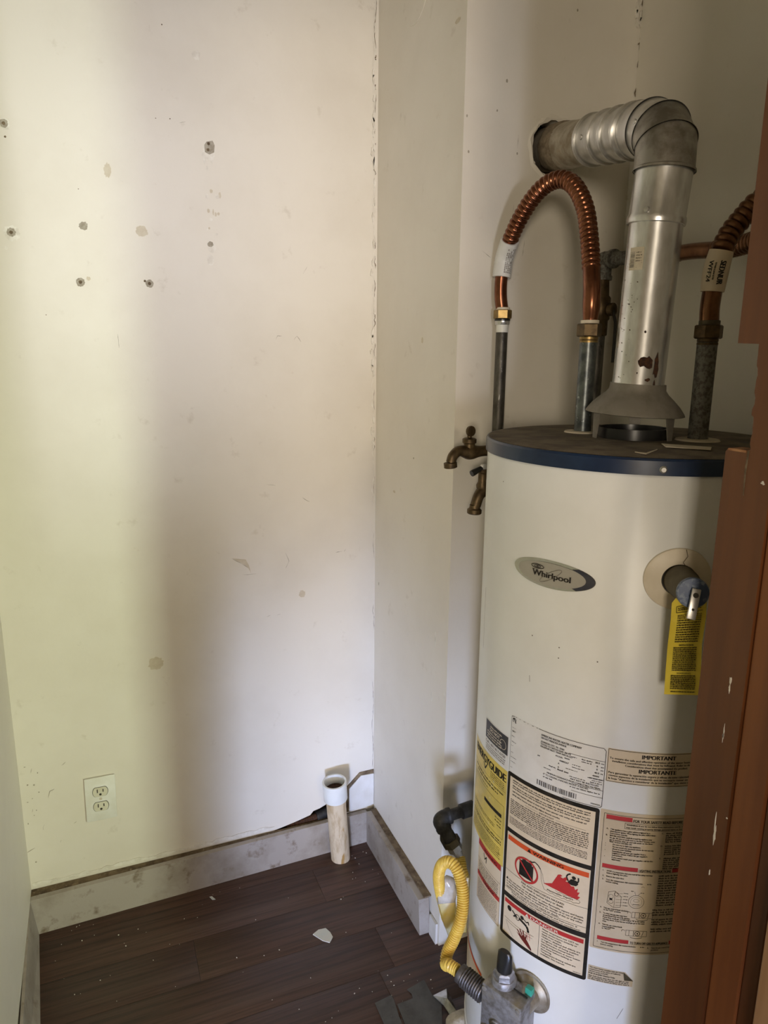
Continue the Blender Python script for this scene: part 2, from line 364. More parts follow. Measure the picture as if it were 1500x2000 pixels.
# ------------------------------------------------------------------ baseboards
b = MB(); P0, P1 = (XL, 1.630), (XS-0.026, 1.652)
b.poly([(P0[0], P0[1], 0), (P1[0], P1[1], 0), (P1[0], P1[1], 0.096), (P0[0], P0[1], 0.096)], (0, 0.014, 0))
bb = struct(b.build('baseboard_back', m_base, smooth=0, bevel=0.0015))
MB().poly([(P0[0], P0[1]+0.0145, 0.0), (P1[0], P1[1]+0.0145, 0.0), (P1[0], YB-0.001, 0.0), (P0[0], YB-0.001, 0.0)], (0, 0, 0.0935)).build('ledge', m_dirtwood, bb, smooth=0)
rg = random.Random(5); pts = []; n = 46     # ragged torn paint edge just above the ledge
top = []; bot = []
for i in range(n+1):
    t = i/n; x = XL + 0.003 + (notch[0][0]-XL-0.003)*t
    bot.append((x, YB-0.0016, 0.100 + rg.uniform(-0.002, 0.002))); top.append((x, YB-0.0016, 0.108+rg.uniform(-0.003, 0.004)))
MB().poly(bot + top[::-1], (0, 0.0014, 0)).build('torn_paint_edge', m_flake, bb, smooth=0)
bs = struct(MB().poly([(XS-0.029, 1.650, 0), (XS-0.029, 1.293, 0), (XS-0.034, 1.293, 0.100), (XS-0.030, 1.650, 0.100)], (0.0275, 0, 0)).build('baseboard_side', m_base, smooth=0, bevel=0.0015))
MB().poly([(XS-0.016, 1.650, 0.1001), (XS-0.0005, 1.650, 0.1001), (XS-0.0005, 1.294, 0.1001), (XS-0.019, 1.294, 0.1001)], (0, 0, 0.003)).build('ledge', m_dirtwood, bs, smooth=0)
MB().box((XS-0.006, 1.256, 0.0), (XS-0.001, 1.290, 0.055)).build('white_filler_block', m_baselight, bs, smooth=0)
bl = struct(MB().poly([(-0.2055, 1.628, 0), (-0.150, 0.75, 0), (-0.192, 0.75, 0.096), (-0.2165, 1.628, 0.092)], (-0.006, 0, 0)).build('baseboard_left', m_base, smooth=0))

# chamfered access cover low in the corner
pl = [onY(*p, YB) for p in ((680, 1582), (681, 1539), (704, 1513), (731, 1508), (733, 1567))]
pl[3].x = XS-0.001; pl[4].x = XS-0.001
dirt = [onY(*p, YB) for p in ((676, 1585), (677, 1536), (702, 1508), (732, 1501), (733, 1567))]
dirt[3].x = XS-0.001; dirt[4].x = XS-0.001
cov = thing('access_cover', 'white chamfered cover plate low in the wall corner beside the standpipe', 'cover plate')
MB().poly([(p.x, YB-0.003, p.z) for p in dirt], (0, 0.0028, 0)).build('dirty_backing', m_dirtwood, cov, smooth=0)
MB().poly([(p.x, YB-0.006, p.z) for p in pl], (0, 0.003, 0)).build('cover_panel', m_baselight, cov, smooth=0, bevel=0.0008)

# drain pipe in the slot above the baseboard
dp = thing('drain_pipe', 'dark rusty drain pipe lying in the slot above the baseboard', 'pipe')
a_, b_ = onY(560, 1616, YB+0.012), onY(668, 1576, YB+0.012)
MB().cyl(a_, b_, 0.010, 16).build('pipe_run', m_rust, dp)
c_ = onY(622, 1592, YB+0.010); dr = (b_-a_).normalized()
MB().cyl(c_-dr*0.006, c_+dr*0.05, 0.014, 16).build('coupling', m_black, dp)

# ------------------------------------------------------------------ cracks and marks on the walls
def crack(wall, path, wid, seed, nrm, mat_=None, name='crack'):
    """ragged ribbon; path of 3D points, side offset in the wall plane"""
    rr = random.Random(seed); nrm = Vector(nrm); L_ = []; R_ = []
    P = []
    for a, c in zip(path, path[1:]):
        a, c = Vector(a), Vector(c); k = max(2, int((c-a).length/0.006))
        P += [a.lerp(c, i/k) for i in range(k)]
    P.append(Vector(path[-1]))
    for i, p in enumerate(P):
        t = (P[min(i+1, len(P)-1)] - P[max(0, i-1)]).normalized(); s_ = t.cross(nrm)
        j = rr.uniform(-1, 1)*wid*0.8; w_ = wid*rr.uniform(0.15, 1.0)*(0.3 if i in (0, len(P)-1) else 1)
        L_.append(p + s_*(j-w_) + nrm*0.0006); R_.append(p + s_*(j+w_) + nrm*0.0006)
    n = len(P); Fc = [(i, i+1, n+i+1, n+i) for i in range(n-1)]
    return MB().add(L_+R_, Fc).build(name, mat_ or m_crack, wall, smooth=0)
def onB(px, py): p = onY(px, py, YB); p.y = YB - 0.0008; return p
rc = random.Random(2)
ys = [0, 95]; seg_list = [(0, 95, 0.0012), (108, 118, 0.003), (165, 176, 0.003), (185, 230, 0.0012), (244, 262, 0.0012), (280, 296, 0.002), (330, 342, 0.0015), (470, 486, 0.0025), (500, 525, 0.002),
  (545, 580, 0.0016), (610, 640, 0.002), (670, 700, 0.0012), (760, 800, 0.0012), (850, 880, 0.0012), (930, 965, 0.001), (1040, 1090, 0.0008), (1180, 1230, 0.0008), (1330, 1500, 0.0010)]
for i, (a, c, w_) in enumerate(seg_list):
    path = []
    for k in range(5):
        yy = a + (c-a)*k/4; xx = 733 - yy*0.0035 + rc.uniform(-2, 2); path.append(onB(xx, yy))
    crack(wall_back, path, w_*.6, 30+i, (0, -1, 0))
for k in range(9):          # ragged paint ridge running down the corner
    pth = [onB(731.5 - yy*.0035 + rc.uniform(-3, 1.5), yy) for yy in range(k*110, k*110+115, 14)]
    crack(wall_back, [(p_.x, YB-.0012, p_.z) for p_ in pth], .0022, 700+k, (0, -1, 0), m_flake, 'paint_ridge')
for i in range(26):         # lifted paint flakes along the same corner
    yy = rc.uniform(110, 1000); xx = 730 - yy*0.003 + rc.uniform(-3, 3); c0 = onB(xx, yy)
    pts = [(c0.x + 0.0035*rc.uniform(.4, 1.2)*cos(a), YB-0.003, c0.z + 0.012*rc.uniform(.3, 1.2)*sin(a)) for a in [2*pi*k/9 for k in range(9)]]
    MB().poly(pts, (0, 0.0028, 0)).build('paint_flake', m_flake, wall_back, smooth=0)
# corner of the niche
crk = [(1253, 0, 1257, 55, .0022), (1257, 55, 1250, 88, .006), (1250, 88, 1247, 140, .0025), (1247, 145, 1240, 190, .0018), (1240, 300, 1232, 345, .002), (1232, 380, 1228, 440, .0022), (1226, 450, 1216, 560, .0014), (1216, 560, 1212, 700, .001)]
for i, (x0, y0, x1, y1, w_) in enumerate(crk):
    p0, p1 = onY(x0, y0, YN-0.001), onY(x1, y1, YN-0.001)
    w_ *= 1.3
    crack(wall_niche, [p0, p0.lerp(p1, .3) + Vector((.002, 0, 0)), p0.lerp(p1, .65) - Vector((.002, 0, 0)), p1], w_, 60+i, (0, -1, 0))
for i in range(8):
    yy = rc.uniform(0, 80); c0 = onY(1247 + rc.uniform(-5, 9), yy, YN)
    pts = [(c0.x + 0.004*rc.uniform(.4, 1.2)*cos(a), YN-0.003, c0.z + 0.011*rc.uniform(.3, 1.2)*sin(a)) for a in [2*pi*k/9 for k in range(9)]]
    MB().poly(pts, (0, 0.0028, 0)).build('paint_flake', m_flake, wall_niche, smooth=0)

def blob(wall, px, py, rx, rz, mat_, name, seed, depth=0.0006, n=24, j=0.16, plane='B'):
    rr = random.Random(seed); c0 = {'B': lambda: onY(px, py, YB), 'N': lambda: onY(px, py, YN), 'S': lambda: onX(px, py, XS), 'L': lambda: onX(px, py, XL)}[plane]()
    pts = []
    for k in range(n):
        a = 2*pi*k/n; f = 1+rr.uniform(-j, j); u, v = rx*f*cos(a), rz*f*sin(a)
        if plane in 'BN': pts.append((c0.x+u, c0.y-depth, c0.z+v))
        elif plane == 'S': pts.append((c0.x-depth, c0.y+u, c0.z+v))
        else: pts.append((c0.x+depth, c0.y+u, c0.z+v))
    off = {'B': (0, depth*.9, 0), 'N': (0, depth*.9, 0), 'S': (depth*.9, 0, 0), 'L': (-depth*.9, 0, 0)}[plane]
    return MB().poly(pts, off).build(name, mat_, wall, smooth=0)
def anchor(px, py, r, pale=1.6, seed=1):
    if pale: blob(wall_back, px, py+1, r*pale, r*pale, m_flake, 'chipped_paint', seed, 0.0006)
    blob(wall_back, px, py, r, r*1.05, m_plaster, 'wall_anchor', seed+1, 0.0014, j=0.12)
    blob(wall_back, px, py, r*0.42, r*0.42, m_crack, 'anchor_hole', seed+2, 0.0018, j=0.1)
for i, (px, py, r, pl_) in enumerate([(7, 241, .0075, 1.4), (22, 454, .008, 1.8), (157, 551, .0085, 0), (292, 554, .008, 0)]): anchor(px, py, r, pl_, 100+i*5)
for i, (px, py, rx, rz, m_) in enumerate([(163, 441, .009, .0085, m_plaster), (277, 452, .0125, .011, m_tanpatch), (10, 267, .002, .002, m_crack), (283, 549, .0025, .0025, m_crack),
      (12, 484, .003, .004, m_flake), (210, 333, .007, .014, m_tanpatch), (383, 108, .009, .009, m_flake), (590, 1160, .008, .010, m_tanpatch), (305, 1296, .017, .016, m_tanpatch),
      (90, 615, .001, .001, m_crack), (153, 369, .001, .001, m_crack), (316, 48, .0012, .0012, m_crack), (304, 231, .001, .001, m_crack), (332, 232, .0012, .0012, m_crack), (173, 544, .004, .004, m_tanpatch)]):
    blob(wall_back, px, py, rx, rz, m_, 'wall_mark', 200+i)
# torn bracket strip with two bare spots
blob(wall_back, 407, 301, .013, .012, m_flake, 'chipped_paint', 301, .0005)
b0 = [onB(*p) for p in ((399, 283), (403, 277), (415, 275), (419, 284), (418, 298), (409, 302), (400, 297))]
MB().poly([(p.x, YB-0.0016, p.z) for p in b0], (0, .0014, 0)).build('wall_anchor', m_plaster, wall_back, smooth=0)
for q in ((407, 281), (406, 293)): blob(wall_back, *q, .003, .003, m_crack, 'anchor_hole', 303, .0022)
for q in ((400, 311), (414, 311)): blob(wall_back, *q, .003, .010, m_flake, 'chipped_paint', 305, .0012)
blob(wall_back, 414, 483, .009, .011, m_flake, 'chipped_paint', 306, .0008); blob(wall_back, 411, 477, .006, .006, m_plaster, 'wall_anchor', 307, .0015)
blob(wall_back, 411, 508, .008, .011, m_flake, 'chipped_paint', 308, .0008)
for i in range(14): blob(wall_back, 412 + rc.uniform(-8, 18), rc.uniform(325, 470), rc.uniform(.001, .004), rc.uniform(.002, .007), rc.choice([m_flake, m_flake, m_tanpatch]), 'chipped_paint', 320+i, .0006)
# scuffs
def scuff(wall, pts, w_, mat_, plane=YB):
    P = [onY(px, py, plane) for px, py in pts]
    crack(wall, [(p.x, plane-0.0004, p.z) for p in P], w_, int(pts[0][0]), (0, -1, 0), mat_, 'scuff_mark')
m_scuff = mat('scuff_grey', (0.30, 0.265, 0.2), 0.8, var=(0.40, 0.36, 0.29), vscale=90)
tear = [onB(*p) for p in ((453, 1091), (470, 1092), (480, 1093), (486, 1104), (490, 1118), (484, 1108), (472, 1100))]
MB().poly([(p.x, YB-0.0014, p.z) for p in tear], (0, .0012, 0)).build('torn_paint_patch', m_tanpatch, wall_back, smooth=0)
for pts, w_ in ((((453, 1091), (472, 1101), (486, 1109), (490, 1119)), .0008), (((474, 1122), (500, 1121)), .0009), (((520, 1204), (529, 1201)), .0009), (((541, 1201), (548, 1199)), .0008),
                (((538, 664), (542, 656), (550, 656)), .0007), (((574, 664), (580, 656), (588, 668)), .0009), (((590, 972), (604, 980)), .0012), (((520, 946), (538, 948)), .0006), (((558, 1080), (564, 1096), (558, 1110)), .0006),
                (((655, 1079), (668, 1077)), .0008), (((672, 1078), (675, 1072)), .0008), (((94, 1558), (98, 1545), (106, 1540)), .001), (((120, 1495), (128, 1488)), .0006), (((60, 1510), (62, 1500)), .0006),
                (((84, 1620), (86, 1610)), .0012), (((52, 1665), (60, 1660), (68, 1655)), .0012), (((62, 1586), (64, 1580)), .001), (((144, 1608), (150, 1603)), .0008), (((592, 535), (600, 520)), .0005),
                (((350, 240), (362, 238)), .0005), (((230, 652), (233, 680)), .0005), (((118, 1645), (120, 1640)), .0007)):
    scuff(wall_back, pts, w_, m_scuff)
for i in range(12):
    blob(wall_back, rc.uniform(48, 80), rc.uniform(1480, 1700), rc.uniform(.0006, .002), rc.uniform(.0006, .002), m_scuff, 'scuff_speck', 400+i)
for i, (px, py, rx, rz, m_) in enumerate([(825, 665, .004, .006, m_tanpatch), (808, 895, .002, .002, m_scuff), (843, 1360, .002, .012, m_flake), (868, 1360, .002, .010, m_flake), (770, 960, .006, .003, m_tanpatch), (850, 1250, .002, .016, m_flake), (895, 40, .01, .004, m_tanpatch), (740, 1140, .001, .004, m_scuff)]):
    blob(wall_chase, px, py, rx, rz, m_, 'wall_mark', 450+i, plane='S')
# old round patch near the top of the chase
ring = MB(); rr_ = []
c0 = onX(812, -2, XS)
for i in range(28): 
    a = 2*pi*i/28; rr_.append((XS-0.0015, c0.y+0.055*cos(a), c0.z+0.045*sin(a)))
MB().poly(rr_, (0.0013, 0, 0)).build('round_paint_patch', m_wall, wall_chase, smooth=0)
for i, (px, py, r) in enumerate([(990, 158, .002), (971, 216, .0014), (1010, 300, .0014), (912, 226, .0015), (915, 296, .0016), (1128, 20, .0015)]):
    blob(wall_niche, px, py, r, r*1.5, m_scuff, 'wall_mark', 480+i, plane='N')
for i, (pts) in enumerate((((1012, 262), (1010, 290)), ((1024, 470), (1020, 500)), ((942, 490), (958, 503)), ((1003, 400), (1000, 430)))):
    scuff(wall_niche, pts, .0006, m_scuff, YN)

# ------------------------------------------------------------------ outlet
out = thing('wall_outlet', 'white duplex wall outlet with tilted cover plate above the baseboard', 'outlet')
oc = onY(197, 1557, YB); ow, oh = 0.0345, 0.0575
tilt = Matrix.Rotation(rad(1.0), 3, 'Y')
OU, OV, ON = tilt @ Vector((1, 0, 0)), tilt @ Vector((0, 0, 1)), Vector((-0.05, -1, 0.03)).normalized()
def opt(u, v, d=0): return oc + OU*u + OV*v + ON*(0.006+d)
MB().obox(oc + ON*0.004, OU, ON, OV, ow, 0.003, oh, 0.002).build('cover_plate', m_white, out)
for sgn in (1, -1):
    pr = []
    for k in range(28):
        a = 2*pi*k/28; u = 0.0168*cos(a); v = max(-0.0118, min(0.0118, 0.0168*sin(a))); pr.append((u, v))
    MB().poly([opt(u*1.06, v*1.07+sgn*0.0195, 0.0011) for u, v in pr], ON*0.0004).build('receptacle_gap', m_slot, out, smooth=0)
    rcp = MB().poly([opt(u, v+sgn*0.0195, 0.0014) for u, v in pr], ON*0.0012).build('receptacle', m_rec, out, smooth=0)
    for du, hh in ((-0.0064, 0.0045), (0.0064, 0.0036)):
        MB().obox(opt(du, sgn*0.0195+0.003, 0.0027), OU, ON, OV, 0.0011, 0.0004, hh).build('slot', m_slot, rcp, smooth=0)
    MB().cyl(opt(0.0, sgn*0.0195-0.0065, 0.0022), opt(0.0, sgn*0.0195-0.0065, 0.0031), 0.0028, 14).build('ground_hole', m_slot, rcp)
MB().cyl(opt(0, 0, 0.0005), opt(0, 0, 0.002), 0.0033, 14).build('screw', m_tanpatch, out)

# ------------------------------------------------------------------ PVC standpipe
pv = thing('pvc_standpipe', 'yellowed PVC drain standpipe with white coupling standing before the baseboard', 'pipe')
pb = onZ(662, 1668); pb.y = 1.618
pt = onY(653, 1527, 1.606)
ax = (pt-pb).normalized()
MB().cyl(pb, pb + ax*((pt-pb).length-0.051), 0.0262, 28).build('pipe', m_pvc, pv)
L_ = (pt-pb).length
MB().lathe(pb, ax, [(0.0264, L_-0.052), (0.0318, L_-0.051), (0.0325, L_), (0.0322, L_+0.001), (0.0275, L_+0.001), (0.0262, L_-0.045), (0.0001, L_-0.050)], 32).build('coupling', m_pvcw, pv)
MB().lathe(pb, ax, [(0.0001, L_-0.0490), (0.0250, L_-0.044), (0.0258, L_-0.024)], 24).build('inner_dirt', m_rust, pv)  # dark lining deep inside the coupling

# ================================================================== WATER HEATER
TX, TY, TR, TZ = 0.793, 0.887, 0.231, 1.2255
te = Vector((-TX, -TY, 0)).normalized(); tr_ = Vector((-te.y, te.x, 0)); TC = Vector((TX, TY, 0))
def cy(u, z, off=0.0):
    """point on the tank jacket: u mm of arc from the camera side, z mm above the floor, off metres proud"""
    t = u/1000/TR; r = TR+off
    return TC + te*(r*cos(t)) + tr_*(r*sin(t)) + Vector((0, 0, z/1000))
def cn(u):
    t = u/1000/TR; return te*cos(t) + tr_*sin(t)
heater = thing('water_heater', 'tall white gas water heater with blue rim and warning labels', 'water heater')
MB().lathe((TX, TY, 0), (0, 0, 1), [(TR-0.012, 0.05), (TR-0.002, 0.052), (TR, 0.056), (TR, 0.11), (TR+0.0015, 0.112), (TR+0.0015, 0.116), (TR, 0.118), (TR, 1.200), (TR-0.002, 1.204)], 96).build('jacket', m_enamel, heater, smooth=30)
MB().lathe((TX, TY, 0), (0, 0, 1), [(TR+0.0006, 1.2035), (TR+0.003, 1.204), (TR+0.003, TZ-0.003), (TR+0.001, TZ), (TR-0.006, TZ)], 96).build('rim_band', m_blue, heater, smooth=30)
MB().lathe((TX, TY, 0), (0, 0, 1), [(TR-0.001, TZ+0.0003), (TR-0.008, TZ+0.0012), (0.12, TZ+0.0020), (0.0, TZ+0.002)], 96).build('lid', m_dust, heater, smooth=30)
for a in (0.3, 0.3+2*pi/3, 0.3+4*pi/3):
    MB().box((TX+0.17*cos(a)-0.02, TY+0.17*sin(a)-0.02, 0), (TX+0.17*cos(a)+0.02, TY+0.17*sin(a)+0.02, 0.052)).build('foot', m_black, heater, smooth=0)
s0 = cy(36, 1212, 0.0025); MB().lathe(s0, cn(36), [(0.0048, 0), (0.0048, 0.0008), (0.0035, 0.002), (0.003, 0.0032), (0.0, 0.0032)], 14).build('rim_screw', m_lever, heater)
# paper strip and pale scraps on the lid
for pts, h in ((((1292, 866), (1390, 873), (1388, 878), (1300, 872)), .0042), (((1240, 882), (1262, 884), (1284, 877), (1262, 886)), .0042)):
    MB().poly([Vector((p.x, p.y, TZ+h)) for p in [onZ(a, c, TZ+h) for a, c in pts]], (0, 0, -0.001)).build('tape_strip', m_tanpatch, heater, smooth=0)

# ---- printed labels
class Print:
    """collects flat figures in label millimetres (u right, z up) and lays them on a surface"""
    def __init__(s, to3=None): s.m = MB(); s.to3 = to3 or cy; s.maxl = 7.0
    def tris(s, pts2, faces, off):
        bm = bmesh.new(); vs_ = [bm.verts.new((p[0], p[1], 0)) for p in pts2]
        for f in faces:
            try: bm.faces.new([vs_[i] for i in f])
            except ValueError: pass
        for _ in range(5):
            bad = [e for e in bm.edges if abs(e.verts[0].co.x - e.verts[1].co.x) > s.maxl]
            if not bad: break
            bmesh.ops.subdivide_edges(bm, edges=bad, cuts=1); bmesh.ops.triangulate(bm, faces=[f for f in bm.faces if len(f.verts) > 4])
        s.m.bm(bm, lambda p: s.to3(p.x, p.y, off)); return s
    def poly(s, pts2, off=0.0006):
        tri = geometry.tessellate_polygon([[Vector((*p, 0)) for p in pts2]]); return s.tris(pts2, tri, off)
    def rect(s, u0, u1, z0, z1, off=0.0006):
        n = max(1, int((u1-u0)/5.5)); P = []; 
        for i in range(n+1):
            u = u0+(u1-u0)*i/n; P += [s.to3(u, z0, off), s.to3(u, z1, off)]
        s.m.add(P, [(2*i, 2*i+2, 2*i+3, 2*i+1) for i in range(n)]); return s
    def line(s, pts, w_, off=0.0006):
        for (a, c) in zip(pts, pts[1:]):
            d = Vector((c[0]-a[0], c[1]-a[1])); 
            if d.length < 1e-6: continue
            d.normalize(); nx, ny = -d.y*w_/2, d.x*w_/2
            k = max(1, int(math.hypot(c[0]-a[0], c[1]-a[1])/6)); 
            for i in range(k):
                p = (a[0]+(c[0]-a[0])*i/k, a[1]+(c[1]-a[1])*i/k); q = (a[0]+(c[0]-a[0])*(i+1)/k, a[1]+(c[1]-a[1])*(i+1)/k)
                s.m.add([s.to3(p[0]+nx, p[1]+ny, off), s.to3(p[0]-nx, p[1]-ny, off), s.to3(q[0]-nx, q[1]-ny, off), s.to3(q[0]+nx, q[1]+ny, off)], [(0, 1, 2, 3)])
        return s
    def ring(s, cu, cz, ru, rz, w_, off=0.0006, n=32, a0=0, a1=2*pi):
        return s.line([(cu+ru*cos(a0+(a1-a0)*k/n), cz+rz*sin(a0+(a1-a0)*k/n)) for k in range(n+1)], w_, off)
    def disc(s, cu, cz, ru, rz, off=0.0006, n=24):
        return s.poly([(cu+ru*cos(2*pi*k/n), cz+rz*sin(2*pi*k/n)) for k in range(n)], off)
    def text(s, txt, u, z, cap, width=None, align='L', bold=0.0, off=0.0008, shear=0.0, rot=0):
        cu = bpy.data.curves.new('t', 'FONT'); cu.body = txt; cu.size = cap/0.70; cu.resolution_u = 2 if cap < 4 else 4; cu.fill_mode = 'FRONT'; cu.shear = shear
        o = bpy.data.objects.new('t', cu); COL.objects.link(o)
        dg = bpy.context.evaluated_depsgraph_get(); me = bpy.data.meshes.new_from_object(o.evaluated_get(dg))
        P = [(v.co.x, v.co.y) for v in me.vertices]; Fc = [tuple(p.vertices) for p in me.polygons]
        bpy.data.objects.remove(o); bpy.data.curves.remove(cu); bpy.data.meshes.remove(me)
        if not P: return s
        x0, x1 = min(p[0] for p in P), max(p[0] for p in P); k = (width/(x1-x0)) if width else 1.0
        tw = (x1-x0)*k; sh = {'L': 0, 'C': -tw/2, 'R': -tw}[align]; ca, sa = cos(rot), sin(rot)
        bw_ = cap*0.045 + bold*0.8
        for j_, dx in enumerate((-bw_, 0, bw_)):
            Q = [((p[0]-x0)*k+sh+dx, p[1]) for p in P]
            s.m.add([s.to3(u + p[0]*ca - p[1]*sa, z + p[0]*sa + p[1]*ca, off + j_*.00002) for p in Q], Fc)
        return s
    def greek(s, u0, u1, z, h, seed=0, dens=0.75, off=0.0007):
        """a line of print too small to read: words of thin strokes"""
        rr = random.Random(seed*977+int(z*10)+int(u0)); u = u0
        while u < u1-h*0.5:
            n = rr.randint(2, 8)
            for _ in range(n):
                lw = h*rr.uniform(0.45, 0.8)
                if u+lw > u1: break
                a = h*rr.choice([1.0, .72, .72, .72]); lo = rr.choice([0, 0, 0, 0, -0.2])*h
                s.m.add([s.to3(u, z+lo, off), s.to3(u+lw*dens, z+lo, off), s.to3(u+lw*dens, z+a, off), s.to3(u, z+a, off)], [(0, 1, 2, 3)]); u += lw
            u += h*0.55
        return s
    def build(s, name, mat_, parent): return s.m.build(name, mat_, parent, smooth=0)

def label_base(name, u0, u1, z0, z1, mat_, off=0.0003, rad_=2.0, parent=None, label=None):
    p = Print(); c = []
    for (cu, cz, a0) in ((u1-rad_, z1-rad_, 0), (u0+rad_, z1-rad_, pi/2), (u0+rad_, z0+rad_, pi), (u1-rad_, z0+rad_, 1.5*pi)):
        c += [(cu+rad_*cos(a0+k*pi/8), cz+rad_*sin(a0+k*pi/8)) for k in range(5)]
    p.poly(c, off); o = p.build(name, mat_, parent or heater)
    if label: o['label'] = label
    return o

# badge
bd = Print().disc(-101, 1052, 66, 20.5, 0.0012, 48).build('badge', m_chrome, heater); bd['label'] = 'oval silver maker badge'
bev = Print(); 
bev.disc(-101, 1051.5, 56, 16.8, 0.0020, 48).build('badge_face', m_badge, bd)
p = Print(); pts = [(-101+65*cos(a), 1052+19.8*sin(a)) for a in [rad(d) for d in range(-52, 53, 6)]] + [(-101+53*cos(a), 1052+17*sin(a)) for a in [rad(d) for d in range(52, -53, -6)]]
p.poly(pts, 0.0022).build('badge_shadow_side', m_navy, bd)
p = Print(); p.text('Whirlpool', -129, 1046.5, 8.4, 60, bold=0.02, off=0.0030)
for (u, z, ww) in ((-127.5, 1054.6, 4.2), (-122.0, 1054.6, 3.4), (-69.8, 1046.4, 2.6)):
    p.rect(u-ww/2, u+ww/2, z, z+0.7, 0.0030)
p.ring(-121, 1060, 10.5, 3.0, 1.0, 0.0030); p.ring(-121, 1060, 5.5, 1.6, 0.9, 0.0030); p.disc(-121, 1060, 2.0, 0.7, 0.0031)
p.build('lettering', m_ink, bd)
p = Print(); p.line([(-99+21*cos(a)*cos(rad(38))-4.0*sin(a)*sin(rad(38)), 1050.5+(21*cos(a)*sin(rad(38))+5.5*sin(a)*cos(rad(38)))*0.85) for a in [2*pi*k/40 for k in range(41)]], 0.55, 0.0034); p.build('swoosh', m_inkg, bd)

# black framed warning label
wl = label_base('warning_label', -158.5, -5.5, 421.5, 717, m_ink, rad_=4, label='black framed cream label with warning and danger panels')
p = Print()
p.rect(-152.5, -11, 621, 710.5, .0007); p.rect(-152, -11, 504.5, 613.5, .0007)
p.rect(-152, -11, 428.5, 495.5, .0007); p.build('cream_panel', m_cream, wl)
p = Print().rect(-149.5, -13, 600.3, 608.6, .0010); p.build('orange_bar', m_orange, wl)
p = Print().rect(-149.5, -13, 485.3, 492.8, .0010); p.build('red_bar', m_red, wl)
p = Print(); k = 0
z = 705.5
blocks = [(-146, -17, 2), (-146, -17, 2), (-146, -22, 1)]
for u0, u1, n in blocks:
    for i in range(n): p.greek(u0, u1, z, 2.1, k, off=.0010); z -= 3.7; k += 1
    z -= 2.0
p.greek(-146, -60, z, 2.1, k, off=.0010); z -= 5.2
p.text('IMPORTANT', -82, z, 2.3, 24, 'C', off=.0010); p.line([(-120, z+1), (-97, z+1)], .35, .0010); p.line([(-67, z+1), (-22, z+1)], .35, .0010); z -= 4.2
for i in range(8):
    p.greek(-149, -17, z, 2.0, k, off=.0010); z -= 3.35; k += 1
z -= 0.6; p.text('STATE OF CALIFORNIA NOTICE', -86, z, 2.3, 58, 'C', off=.0010); p.line([(-54, z+1), (-28, z+1)], .35, .0010); z -= 3.3
for i in range(5):
    if z < 622: break
    p.greek(-149, -17, z, 1.5, k, off=.0010); z -= 2.6; k += 1
p.build('fine_print', m_ink, wl)
p = Print()
p.text('WARNING', -100.5, 601.9, 5.2, 50, bold=0.12, off=.0014)
tri = lambda cu, cz, s_: [(cu-s_, cz-s_*.8), (cu+s_, cz-s_*.8), (cu, cz+s_*.9)]
p.poly(tri(-107, 604.2, 3.6), .0013)
p.line([(-152, 546.0), (-120, 545.2), (-11, 547.4)], .5, .0010)
p.rect(-124, -98, 553, 580, .0010); p.rect(-119, -104, 580, 583.5, .0010); p.rect(-105, -101, 580, 588, .0010); p.rect(-116, -112, 583, 585.5, .0010)
p.line([(-101, 587), (-96, 590), (-90, 587.5), (-86, 583)], 1.8, .0011)
# vapour cloud outline
p.line([(-86, 583), (-84.5, 575), (-84, 567), (-82, 560), (-80, 556), (-78, 552)] + [(-78+i*4.6, 550.8+(1.0 if i % 2 else -1.0)) for i in range(1, 12)] + [(-24, 552), (-22.5, 555), (-25, 558)] + [(-27-i*4.8, 558+(1.0 if i % 2 else -.6)) for i in range(8)], .45, .0010)
p.line([(-86, 583), (-82, 576), (-81, 569), (-78, 562)], .45, .0010)
# figure in the fire
p.disc(-34, 592.5, 3.0, 2.8, .0013); p.poly([(-43, 582), (-38, 589), (-34, 589.5), (-29, 588.5), (-27, 584), (-30, 580), (-37, 579)], .0012)
p.line([(-42, 584), (-45, 591), (-43, 595), (-39, 597.5)], 2.2, .0012); p.line([(-29, 586), (-27, 589), (-27.5, 595)], 2.2, .0012)
p.text('Flammable Vapors', -73, 553.2, 2.6, 40, off=.0012, rot=.03)
p.text('FIRE AND EXPLOSION HAZARD', -82, 539.6, 3.2, 73, 'C', off=.0010)
p.text('Can result in serious injury or death', -82, 534.5, 3.2, 70, 'C', off=.0010)
p.poly(tri(-147, 531, 2.6), .0010)
for i, t in enumerate(('Do not store or use gasoline or other flammable vapors and liquids', 'in the vicinity of this or any other appliance. Storage of or use of gasoline', 'or other flammable vapors or liquids in the vicinity of this or any other', 'appliance can result in serious injury or death.')):
    p.text(t, -142 if i == 0 else -148, 528.8-i*4.6, 2.9, [126, 132, 131, 96][i], off=.0010)
p.line([(-152, 513.2), (-11, 514.0)], .5, .0010)
p.text('Read and follow water heater warnings and instructions. If', -136, 509.6, 2.6, 112, off=.0010); p.text("owner's manual is missing, contact the retailer or manufacturer.", -136, 505.7, 2.4, 118, off=.0010)
p.line([(-81.5, 428.5), (-81.5, 485.3)], .6, .0010)
for i, t in enumerate(('Water temperature over 125\u00b0F can', 'cause severe burns instantly or', 'death from scalds.', 'Children, disabled and elderly are', 'at highest risk of being scalded.', 'See instruction manual before', 'setting temperature at water heater.', 'Feel water before bathing or', 'showering.', 'Temperature limiting valves are', 'available. See manual.')):
    p.text(t, -77, 480.2-i*4.55, 2.7, min(62, len(t)*1.78), off=.0010)
p.text('99238101', -14, 430.2, 1.6, 11, 'R', off=.0010)
